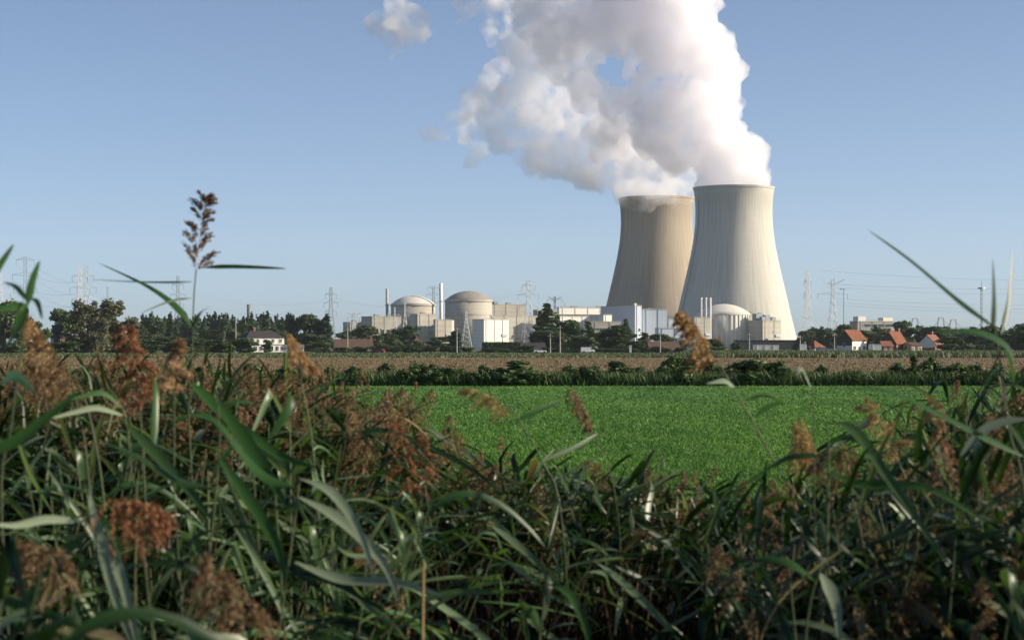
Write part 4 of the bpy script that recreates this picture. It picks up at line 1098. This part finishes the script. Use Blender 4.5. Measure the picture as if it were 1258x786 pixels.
def plume_q(q, axis, nb, blen, droop, r, side=None, spik=14, ssize=.011, up=.6):
    """a seed plume: drooping branches set along the axis, each hung with spikelets"""
    k = len(axis); C_ = []; D_ = []; S_ = []
    for j in range(nb):
        t = (j + r.random())/nb; i = min(int(t*(k-1)), k-2); p = axis[i] + (axis[i+1] - axis[i])*(t*(k-1) - i)
        tg = axis[i+1] - axis[i]; tg = tg/np.linalg.norm(tg)
        a = r.uniform(0, 6.283); o = np.array([math.cos(a), math.sin(a), r.uniform(-.3, .3)])
        if side is not None: o = o*.6 + np.array(side)
        o = o - tg*(o @ tg)*.7; o /= np.linalg.norm(o) + 1e-9
        ln = blen*(1 - .72*t**1.4)*r.uniform(.65, 1.15)
        d0 = tg*up + o*.75; d0 /= np.linalg.norm(d0)
        n = 7; u = np.linspace(0, 1, n)[:, None]
        br = p + d0*ln*u + np.array([0, 0, -1.0])*droop*ln*u*u
        ribbon_q(q, br, .0016, (0, 1, 0), fold=0, blunt=1)
        for s in range(spik):
            v = r.uniform(.12, 1); x = v*(n-1); m = min(int(x), n-2); c = br[m] + (br[m+1] - br[m])*(x - m)
            bd = br[m+1] - br[m]; bd = bd/np.linalg.norm(bd)
            dd = bd + np.array([r.gauss(0, .28), r.gauss(0, .28), r.gauss(-.2*droop, .25)])
            C_.append(c + np.array([r.gauss(0, .0028), r.gauss(0, .0028), r.gauss(0, .0028)])); D_.append(dd/np.linalg.norm(dd)); S_.append(ssize*r.uniform(.6, 1.35))
    C_, D_, S_ = np.array(C_), np.array(D_), np.array(S_)[:, None]
    up_ = rng.normal(0, 1, C_.shape); w = np.cross(D_, up_); w /= np.linalg.norm(w, axis=1, keepdims=True) + 1e-9
    vs = np.stack([C_, C_ + D_*S_*.5 + w*S_*.15, C_ + D_*S_, C_ + D_*S_*.5 - w*S_*.15], 1).reshape(-1, 3)
    q.add(vs, np.arange(len(vs)).reshape(-1, 4))

def reed_meshes(seed, kind):
    """one reed 2 m tall: stem, leaves, plume as quad builders"""
    r = random.Random(seed)
    lean = np.array([r.gauss(.10, .10), r.gauss(0, .08), 0])
    H_ = 2.0; top = 1.70 if kind == 'plumed' else 1.86
    pts = [np.array([0, 0, 0]), lean*.25 + np.array([0, 0, .6]), lean*.8 + np.array([0, 0, 1.25]), lean*1.7 + np.array([0, 0, top])]
    path = spline(pts, 12)
    st, lv, pl = QB(), QB(), None
    tube_q(st, path, .0042, .0022, 5)
    nl = r.randint(15, 20) if kind != 'sparse' else r.randint(6, 8); az = r.uniform(0, 6.28)
    for j in range(nl):
        t = (.20 + .80*(j + .5*r.random())/nl) if kind != 'sparse' else (.84 + .16*(j + .5*r.random())/nl)
        i = min(int(t*11), 10); p = path[i] + (path[i+1] - path[i])*(t*11 - i)
        az += math.pi + r.gauss(0, .6)
        o = np.array([math.cos(az)*.9 + .5, math.sin(az)*.8, 0]); o /= np.linalg.norm(o)
        ln = r.uniform(.32, .60)*(1 - .35*max(0, t - .75)/.25); rise = r.uniform(-.2, 1.7); dr = r.uniform(.15, .95)
        if kind == 'sparse': ln *= .8
        if r.random() < .12: dr *= 1.8
        k = 10; u = np.linspace(0, 1, k)[:, None]
        d0 = o + np.array([0, 0, rise]); d0 /= np.linalg.norm(d0)
        lp = p + d0*ln*u + np.array([.10*ln, 0, -dr*ln*.55])*u*u + np.array([0, 0, -.12*ln*dr])*u**4
        lp += np.array([r.gauss(0, .018), r.gauss(0, .018), r.gauss(0, .01)])*np.sin(u*3.1*r.uniform(1, 2))
        if r.random() < .10:      # a leaf snapped by the wind: its outer half hangs
            m = r.randint(4, 7); lp[m:] = lp[m] + (np.array([.25, r.gauss(0, .2), -.95])*ln/9)*np.arange(0, k - m)[:, None]
        sd = np.array([-o[1], o[0], 0]) + np.array([0, 0, r.gauss(0, .35)])
        ribbon_q(lv, lp, r.uniform(.016, .036), sd, twist=r.gauss(0, .9), fold=r.uniform(.08, .3))
    if kind == 'plumed':
        pl = QB()
        e = path[-1]; dx = r.choice([-1, -1, 1])*r.uniform(.05, .16)
        ax = spline([e - np.array([0, 0, .02]), e + np.array([dx*.35, r.gauss(0, .02), .14]), e + np.array([dx, r.gauss(0, .04), r.uniform(.20, .30)])], 12)
        sgn = 1 if dx > 0 else -1
        plume_q(pl, ax, r.randint(18, 25), r.uniform(.09, .13), r.uniform(.6, 1.3), r, side=(sgn*.6, 0, -.15), spik=46, ssize=.0105)
    return st, lv, pl
VAR = {'plumed': [reed_meshes(100 + i, 'plumed') for i in range(9)], 'leafy': [reed_meshes(200 + i, 'leafy') for i in range(9)], 'sparse': [reed_meshes(300 + i, 'sparse') for i in range(6)]}
LAB = {'sparse': ('thin reed with leaves only near its tip in the dark middle of the reed bed', 'thin sparsely leaved reeds of the dark middle'),
       'plumed': ('green reed with a brown seed plume in the crowded reed bed across the foreground', 'plumed reeds of the crowded bed'),
       'leafy': ('leafy green reed without a plume in the crowded reed bed across the foreground', 'plumeless reeds of the crowded bed')}
ROOT = {}
for k, vs in VAR.items():
    for i, (st, lv, pl) in enumerate(vs):
        t = bpy.data.objects.new('reed', None); tag(t, LAB[k][0], 'reed', LAB[k][1]); t.empty_display_size = .2
        kids = [st.obj('stem', M['reed_stem'], None, link=False), lv.obj('foliage', M['reed_leaf'], None, link=False)]
        if pl: kids.append(pl.obj('plume', M['plume'], None, link=False, smooth=False))
        ROOT[k, i] = (t, kids)
def place_reed(k, i, loc, rot, sc):
    t, kids = ROOT[k, i]
    r = t.copy(); COL.objects.link(r); r.location = loc; r.rotation_euler = rot; r.scale = sc
    for c in kids:
        q = c.copy(); COL.objects.link(q); q.parent = r
ENV = [(-400, 405), (0, 428), (100, 434), (230, 436), (310, 438), (355, 444), (385, 464), (412, 510), (440, 556), (560, 556), (640, 540), (720, 552), (800, 562), (870, 596), (930, 604), (980, 575), (1040, 560), (1110, 540), (1175, 490), (1225, 445), (1258, 425), (1500, 430), (2600, 400)]
def env(px): return float(np.interp(px, [e[0] for e in ENV], [e[1] for e in ENV]))
rr = random.Random(21)
n_ind = 0; cand = []
for k in range(4000):
    px = rr.uniform(-60, 1320); d = rr.uniform(5.0, 8.8)
    near = max(0, 7.6 - d)/3.0
    top = env(px) + rr.uniform(0, 60)*(.6 if px < 480 else 1) + near*rr.uniform(30, 230)
    z = wz(top, d)
    if z < 1.35 or z > 2.45: continue
    if 505 < px < 905 and (d < 6.6 or rr.random() < .3): continue
    if 440 < px < 980 and d < 5.2 and rr.random() < .6: continue
    cand.append((px, d, z))
for px, d, z in cand[:278]:
    pp = (.42 if top < 505 else .2 if top < 540 else .05) if px < 520 else (.15 if px < 900 else .2)
    k = 'plumed' if rr.random() < pp else 'leafy'
    if 500 < px < 930 and k == 'leafy' and rr.random() < .9: k = 'sparse'
    s = z/2.0*rr.uniform(.97, 1.03)
    place_reed(k, rr.randrange(len(VAR[k])), (wx(px, d), d, 0), (rr.gauss(0, .05), rr.gauss(.04, .09), rr.gauss(0, .6)), (s*rr.choice((-1, 1, 1, 1)), s, s))
# the rest of the bed behind and beyond the frame's right side: one mass
def mass(name, label, spots, mats):
    acc = {'s': ([], [], 0), 'l': ([], [], 0), 'p': ([], [], 0)}
    parts = {q: [[], [], 0] for q in 'slp'}
    for k, i, loc, rot, sc in spots:
        A = np.array(Matrix.LocRotScale(Vector(loc), __import__('mathutils').Euler(rot), Vector(sc)))
        for q, src in zip('slp', VAR[k][i]):
            if src is None: continue
            v = np.concatenate(src.v) @ A[:3, :3].T + A[:3, 3]
            parts[q][0].append(v); parts[q][1].append(np.concatenate(src.f) + parts[q][2]); parts[q][2] += len(v)
    t = thing(name, label, 'reed bed'); t['kind'] = 'stuff'
    for q, nm, m in (('s', 'stem_mass', M['reed_stem']), ('l', 'leaf_mass', M['reed_leaf']), ('p', 'plume_mass', M['plume'])):
        np_mesh(nm, np.concatenate(parts[q][0]), np.concatenate(parts[q][1]), m, t, smooth=q != 'p')['kind'] = 'stuff'
    return t
spots = []
for k in range(30000):
    if len(spots) > 2500: break
    px = rr.uniform(-120, 1380) if rr.random() < .7 else rr.uniform(-120, 440); dmax = float(np.interp(px, [0, 390, 500, 900, 1258], [13, 12.5, 9, 8.6, 10.5])); d = rr.uniform(7.3, dmax)
    top = env(px) + abs(rr.gauss(0, 26 if px < 480 else 50)) + 2
    z = wz(top, d)
    if z < 1.25 or z > 2.5: continue
    kk = 'plumed' if rr.random() < ((.38 if top < env(px) + 24 else .14) if px < 400 else .12 if px < 900 else .22) else 'leafy'; s = z/2.0
    if 490 < px < 940 and kk == 'leafy' and rr.random() < .9: kk = 'sparse'
    spots.append((kk, rr.randrange(len(VAR[kk])), (wx(px, d), d, 0), (rr.gauss(0, .05), rr.gauss(.04, .09), rr.gauss(0, .6)), (s*rr.choice((-1, 1, 1, 1)), s, s)))
for k in range(1100):      # beyond the right and left edges, so the bed keeps its own shade
    d = rr.uniform(2.8, 10.5); side = rr.random() < .72
    x = (wx(1340, d) + rr.uniform(0, 5.5)*rr.uniform(.3, 1)) if side else (wx(-80, d) - rr.uniform(0, 3))
    s = rr.uniform(.90, 1.06); kk = 'leafy'
    spots.append((kk, rr.randrange(len(VAR[kk])), (x, d, 0), (rr.gauss(0, .05), rr.gauss(.04, .09), rr.gauss(0, .6)), (s, s, s)))
for k in range(420):      # the thick right-hand part, which shades the hollow in the middle
    px, d = rr.uniform(915, 1400), rr.uniform(5.0, 7.4)
    z = wz(max(env(px) + abs(rr.gauss(0, 45)), 425 + .22*F/d), d)
    if z < 1.3 or z > 2.4: continue
    s = z/2.0; kk = 'plumed' if rr.random() < .12 else 'leafy'
    spots.append((kk, rr.randrange(len(VAR[kk])), (wx(px, d), d, 0), (rr.gauss(0, .05), rr.gauss(.02, .09), rr.gauss(0, .6)), (s, s, s)))
for k in range(520):      # unseen reeds added round the camera to block skylight, clear of the view
    x, d = rr.uniform(-4.5, 4.5), rr.uniform(-3.2, 3.6)
    if d > -.7 and abs(x) < .75 + .42*max(0, d): continue
    if abs(x) < 1.9 and d > -1.6: continue
    s = rr.uniform(.86, 1.02)
    spots.append(('leafy', rr.randrange(len(VAR['leafy'])), (x, d, 0), (rr.gauss(0, .05), rr.gauss(.04, .09), rr.gauss(0, .6)), (s, s, s)))
M['thatch_shade'] = leaf_mat('shade_dark_dead_stalks', [(0, (.010, .008, .005)), (.7, (.022, .017, .011)), (.95, (.05, .036, .02)), (1, (.16, .11, .055))], rough=.9, trans=0, objvar=0, spec=.05)  # near-black tones carry the shade between the reeds
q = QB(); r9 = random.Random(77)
for k in range(7500):      # dead stalks added inside the bed, coloured near-black to stand for deep shade
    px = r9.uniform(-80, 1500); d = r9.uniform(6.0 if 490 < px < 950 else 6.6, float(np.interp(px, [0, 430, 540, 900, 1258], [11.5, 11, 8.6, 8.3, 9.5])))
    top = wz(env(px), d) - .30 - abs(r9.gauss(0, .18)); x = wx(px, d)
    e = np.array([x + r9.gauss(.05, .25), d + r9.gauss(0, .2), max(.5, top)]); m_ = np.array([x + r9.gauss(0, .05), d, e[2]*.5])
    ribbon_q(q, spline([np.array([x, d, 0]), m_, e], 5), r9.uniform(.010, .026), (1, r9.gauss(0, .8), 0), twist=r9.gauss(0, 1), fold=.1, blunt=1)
tag(q.obj('shade_thatch', M['thatch_shade']), 'mass of dead reed stalks added inside the reed bed, coloured near-black for shade', 'dead reeds', kind='stuff')
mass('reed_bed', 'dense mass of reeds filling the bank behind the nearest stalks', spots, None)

# the reeds one can single out, each drawn after its own stem, leaves and plume
def hero(label, d, stem, leaves=(), plume=None, stem_r=.0036, stem_mat='reed_stem', name='reed'):
    """stem: px points from low to high; leaves: (points, width m, material, depth offset at the tip); plume: dict"""
    p0 = at(*stem[0], d); base = Vector((p0.x + .12, d + .05, 0))
    t = thing(name, label, 'reed', base)
    B = np.array(base)
    pts = [np.array(at(x, y, d)) - B for x, y in stem]
    if pts[0][2] > .3: pts = [np.array([0, 0, 0]), (pts[0]*.55 + np.array([0, 0, 0]))*np.array([1.0, 1, 1])] + pts
    path = spline(pts, 26)
    q = QB(); tube_q(q, path, stem_r, stem_r*.55, 6); q.obj('stem', M[stem_mat], t)
    for lp, w, mt, dy in leaves:
        q = QB(); n = len(lp)
        wp = [np.array(at(x, y, d + dy*(i/(n-1))**1.3)) - B for i, (x, y) in enumerate(lp)]
        path = spline(wp, 18)
        ribbon_q(q, path, w, (0, .75, .65) if abs(lp[-1][0] - lp[0][0]) > abs(lp[-1][1] - lp[0][1]) else (1, .3, 0), twist=.5, fold=.15)
        q.obj('leaf', M[mt], t)
    if plume:
        q = QB(); r = random.Random(plume.get('seed', 1))
        ax = spline([np.array(at(x, y, d)) - B for x, y in plume['axis']], 14)
        plume_q(q, ax, plume.get('n', 36), plume.get('len', .11), plume.get('droop', .5), r, side=plume.get('side'), spik=int(plume.get('spik', 26)*1.8), ssize=plume.get('size', .0105), up=plume.get('up', .6))
        q.obj('plume', M[plume.get('mat', 'plume')], t, smooth=False)
    return t
hero('tallest reed, its dark ragged plume alone against the sky at the left', 6.6, [(232, 520), (236, 440), (238, 370), (241, 330)], [
    ([(249, 329), (290, 328), (352, 330)], .019, 'reed_leaf_dark', -.05), ([(236, 405), (222, 380), (185, 352), (120, 322)], .042, 'reed_leaf_dark', .1), ([(236, 346), (180, 346), (108, 343)], .012, 'reed_leaf_dark', .2),
    ([(236, 366), (214, 368), (192, 376), (172, 385)], .014, 'reed_leaf_pale', -.1), ([(237, 402), (246, 385), (258, 377)], .013, 'reed_leaf', -.1), ([(234, 470), (270, 505), (310, 540)], .045, 'reed_leaf_dark', -.1)],
    dict(axis=[(240, 334), (243, 300), (247, 262), (252, 243)], n=44, len=.092, droop=.2, up=.7, mat='plume_dark', spik=26, seed=4, size=.014))
hero('tall reed at the right edge with a broad folded dark leaf', 4.8, [(1262, 640), (1240, 530), (1228, 440), (1222, 400)], [
    ([(1222, 402), (1180, 370), (1120, 320), (1066, 282)], .020, 'reed_leaf', .3), ([(1220, 412), (1222, 370), (1220, 318)], .016, 'reed_leaf', .0), ([(1230, 410), (1240, 370), (1245, 308)], .014, 'reed_leaf', .1),
    ([(1246, 470), (1240, 425), (1200, 405), (1150, 408)], .058, 'reed_leaf_dark', -.15), ([(1258, 560), (1220, 540), (1150, 505), (1090, 478), (1020, 478)], .036, 'reed_leaf_dark', -.2), ([(1180, 560), (1215, 525), (1262, 514)], .030, 'reed_leaf_pale', -.1),
    ([(1240, 520), (1300, 590), (1350, 660)], .04, 'reed_leaf_dark', .1)])
hero('reed with a golden one-sided plume bent left in front of the cream cooling tower', 6.0, [(985, 660), (950, 565), (905, 485), (884, 447)], [
    ([(902, 474), (890, 467), (868, 471)], .030, 'reed_leaf_pale', -.1), ([(928, 512), (944, 500), (962, 494)], .022, 'reed_leaf_dark', -.1), ([(915, 492), (940, 486), (960, 494)], .009, 'reed_leaf', -.1)],
    dict(axis=[(884, 446), (872, 420), (856, 396), (840, 382)], n=30, len=.095, droop=.55, up=.5, side=(-.8, 0, -.1), mat='plume_gold', seed=7, spik=46, size=.013), stem_r=.0034, stem_mat='reed_stem')
hero('reed at the left edge with several pointed dark leaves crossing against the sky', 4.6, [(2, 640), (14, 520), (30, 400), (33, 372)], [
    ([(34, 374), (40, 345), (49, 320)], .020, 'reed_leaf_dark', .1), ([(34, 374), (15, 376), (-12, 382)], .030, 'reed_leaf_dark', -.1), ([(34, 370), (20, 352), (4, 346)], .014, 'reed_leaf_dark', .1), ([(36, 366), (46, 372), (52, 392)], .014, 'reed_leaf_dark', -.1),
    ([(33, 374), (22, 405), (6, 430)], .024, 'reed_leaf_dark', -.2), ([(-14, 345), (2, 322), (17, 300)], .018, 'reed_leaf_dark', .1), ([(2, 470), (20, 462), (44, 482)], .03, 'reed_leaf_dark', -.2)])
hero('loose pale plumed reed with one dark leaf pointing right over the green field', 6.4, [(690, 640), (668, 570), (640, 520), (624, 497)], [
    ([(634, 517), (658, 506), (690, 491)], .022, 'reed_leaf_dark', .1), ([(668, 566), (705, 550), (735, 532)], .016, 'reed_leaf_pale', .1)],
    dict(axis=[(632, 512), (616, 492), (598, 482), (572, 477)], n=22, len=.085, droop=.35, side=(-.6, 0, -.2), mat='plume_gold', seed=3, spik=22))
hero('small nodding plumed reed standing clear above the green field in the middle', 6.6, [(760, 640), (742, 560), (727, 530), (703, 478)], [],
    dict(axis=[(700, 474), (708, 490), (718, 508), (724, 524)], n=26, len=.055, droop=.3, side=(-.2, 0, -.4), mat='plume', seed=6), stem_r=.0022)
hero('upright reddish plumed reed at the left end of the green field', 6.3, [(520, 700), (510, 630), (500, 590)], [],
    dict(axis=[(502, 604), (497, 570), (490, 540), (484, 518)], n=34, len=.085, droop=.8, side=(.3, 0, -.4), mat='plume_red', seed=8))
hero('second reddish plumed reed, shorter, right beside the upright one', 6.5, [(536, 700), (528, 640), (522, 596)], [],
    dict(axis=[(522, 592), (521, 570), (518, 548), (516, 532)], n=26, len=.06, droop=.8, side=(.3, 0, -.4), mat='plume_red', seed=9))
hero('reed with a tan plume hanging straight down above the right part of the field', 6.2, [(1000, 720), (996, 640), (988, 560), (972, 516)], [
    ([(990, 600), (1030, 590), (1090, 620)], .02, 'reed_leaf_dark', -.2)],
    dict(axis=[(978, 512), (984, 522), (988, 540), (992, 560)], n=36, len=.09, droop=1.1, mat='plume_gold', seed=11))
hero('reed with a broad drooping brown plume hanging from a bowed dark leaf', 6.0, [(1060, 720), (1050, 640), (1040, 560), (1030, 542)], [
    ([(1010, 556), (1035, 538), (1062, 548), (1090, 590)], .02, 'reed_leaf_dark', -.1)],
    dict(axis=[(1052, 552), (1034, 548), (1018, 556), (1000, 572)], n=44, len=.10, droop=1.5, mat='plume', seed=12, up=.2))
hero('thin bare reed with one blue grey folded leaf at its tip', 5.8, [(1004, 760), (1001, 640), (1000, 540), (998, 470)], [
    ([(997, 478), (991, 462), (984, 452), (978, 462)], .026, 'reed_leaf_pale', -.1)], stem_r=.0022)
hero('leaning plumed reed with loose tan branches over the right part of the field', 5.9, [(1150, 720), (1128, 630), (1105, 570), (1090, 540)], [
    ([(1118, 600), (1060, 560), (1010, 545)], .018, 'reed_leaf_dark', .1)],
    dict(axis=[(1106, 566), (1092, 540), (1080, 516), (1062, 496)], n=30, len=.085, droop=.5, mat='plume_gold', seed=14))
hero('dark brown drooping plumed reed below the broad folded leaf at the right', 5.4, [(1200, 760), (1180, 680), (1166, 600), (1156, 540)], [],
    dict(axis=[(1160, 600), (1156, 560), (1152, 520), (1150, 490)], n=40, len=.07, droop=.8, mat='plume', seed=15))
hero('large rusty plumed reed, broad and pointed, in front of the trees at the left', 5.6, [(180, 640), (176, 560), (172, 500), (168, 470)], [],
    dict(axis=[(176, 500), (170, 465), (162, 432), (154, 402)], n=56, len=.10, droop=.75, side=(.3, 0, -.3), mat='plume_red', seed=16, spik=30))
hero('small dense rusty plumed reed right below the tallest reed', 5.4, [(216, 640), (214, 560), (214, 480)], [],
    dict(axis=[(214, 480), (216, 458), (218, 436), (220, 420)], n=40, len=.055, droop=.7, mat='plume', seed=17, spik=30))
hero('arched tan plumed reed combed to the left in front of the dark low house', 5.6, [(110, 600), (95, 500), (82, 452)], [],
    dict(axis=[(82, 452), (68, 424), (52, 404), (38, 388)], n=34, len=.105, droop=.55, side=(-.7, 0, -.2), mat='plume_gold', seed=18, up=.3))
hero('second arched tan plumed reed combed left, just below the first one', 5.5, [(130, 640), (112, 520), (98, 474)], [],
    dict(axis=[(98, 470), (82, 454), (62, 446), (40, 442)], n=36, len=.10, droop=.55, side=(-.5, 0, -.5), mat='plume', seed=19, up=.3))
hero('pale plumed reed bent right in front of the white farmhouse wing', 5.8, [(390, 620), (380, 520), (362, 440), (350, 412)], [],
    dict(axis=[(350, 408), (356, 422), (368, 440), (384, 452)], n=30, len=.07, droop=.6, mat='plume_gold', seed=20, side=(.4, 0, -.2)))
hero('dark rusty plumed reed hanging low in the left foreground', 4.3, [(200, 900), (185, 760), (170, 650), (140, 622)], [],
    dict(axis=[(140, 618), (160, 616), (184, 622), (205, 634)], n=46, len=.10, droop=1.2, mat='plume_red', seed=21, up=.2))
hero('big blurred brown plumed reed at the bottom left of centre', 3.9, [(330, 1000), (310, 860), (296, 760), (280, 700)], [],
    dict(axis=[(300, 780), (290, 745), (276, 715), (250, 690)], n=56, len=.13, droop=1.0, mat='plume', seed=22, spik=30))
hero('blurred brown plumed reed in the bottom left corner', 4.1, [(90, 900), (80, 800), (72, 720), (60, 680)], [],
    dict(axis=[(78, 720), (66, 690), (50, 672), (28, 664)], n=44, len=.11, droop=1.1, mat='plume', seed=23))

RL, RD, RP = 'reed_leaf', 'reed_leaf_dark', 'reed_leaf_pale'
hero('leafy reed with two broad pale blades crossing left of bottom centre', 4.6, [(330, 900), (345, 760), (362, 640), (368, 586)], [
    ([(369, 588), (408, 606), (440, 650), (462, 712)], .026, RP, -.15), ([(366, 610), (420, 640), (470, 690), (492, 740)], .028, RP, -.1), ([(362, 690), (420, 712), (490, 716), (545, 732)], .026, RP, -.1), ([(366, 600), (320, 580), (270, 520), (235, 500)], .034, RD, .1)])
hero('leafy reed with a long pale blade hanging to the bottom left', 4.3, [(70, 900), (86, 760), (104, 650), (110, 600)], [
    ([(110, 606), (122, 660), (140, 730), (166, 800)], .024, RP, -.15), ([(112, 640), (142, 690), (160, 750), (170, 800)], .026, RP, -.1), ([(106, 640), (60, 636), (20, 644), (-20, 642)], .026, RP, -.2), ([(104, 660), (60, 690), (30, 750), (15, 790)], .03, RD, -.1)])
hero('leafy reed with dark sword shaped blades left of the field corner', 5.0, [(250, 800), (262, 640), (270, 540), (266, 490)], [
    ([(266, 492), (300, 540), (330, 585), (350, 620)], .040, RD, -.2), ([(268, 520), (300, 530), (345, 560), (392, 575)], .030, RD, -.1), ([(268, 560), (310, 620), (340, 670), (352, 720)], .034, RD, -.1), ([(330, 540), (352, 508), (358, 490), (352, 478)], .026, RD, .05), ([(262, 600), (220, 590), (170, 560), (120, 540)], .032, RL, .1)])
hero('leafy reed with pale overlapping blades pointing left under the rusty plume', 5.2, [(170, 800), (166, 660), (158, 540), (150, 500)], [
    ([(150, 500), (128, 482), (100, 486), (70, 496)], .022, RL, -.15), ([(152, 510), (120, 500), (90, 506), (62, 514)], .022, RP, -.2), ([(154, 520), (190, 556), (230, 600), (262, 640)], .032, RL, -.1), ([(188, 560), (190, 520), (192, 480), (190, 462)], .020, RL, .1)])
hero('leafy reed with a dark blade crossing the picture bottom left', 4.2, [(-30, 900), (-40, 800), (-50, 720)], [
    ([(-44, 730), (20, 742), (80, 762), (140, 800)], .02, RD, -.2), ([(-44, 560), (10, 548), (50, 520), (100, 478)], .036, RD, .1)])
hero('leafy reed with small bright blades standing in the dark bottom centre', 4.8, [(660, 900), (662, 800), (668, 740), (670, 700)], [
    ([(664, 780), (656, 755), (645, 745), (640, 738)], .022, RL, -.05), ([(668, 760), (672, 735), (676, 715), (674, 706)], .022, RL, .05), ([(668, 720), (640, 700), (620, 690), (600, 720)], .022, RD, -.1), ([(668, 716), (700, 730), (720, 770), (724, 800)], .024, RD, -.1)])
hero('reed with a bare pale stalk rising from the bottom edge, left of centre', 4.5, [(518, 900), (519, 790), (520, 712), (521, 690)], [], stem_r=.0045, stem_mat='straw')
hero('leafy reed with a pale drooping blade at the bottom right', 4.7, [(985, 900), (990, 780), (1000, 720), (1008, 700)], [
    ([(1008, 704), (1020, 726), (1028, 750), (1032, 790)], .034, RP, -.1), ([(1004, 716), (970, 690), (930, 686), (900, 700)], .03, RD, .1)])
hero('leafy reed with long dark blades sweeping right across the lower right', 5.0, [(1010, 800), (1016, 680), (1018, 560), (1016, 520)], [
    ([(1016, 520), (1050, 530), (1100, 600), (1166, 694)], .032, RL, -.2), ([(1018, 580), (1060, 596), (1140, 600), (1226, 652)], .028, RD, -.1), ([(1016, 560), (970, 560), (920, 590), (880, 620)], .026, RD, .1)])
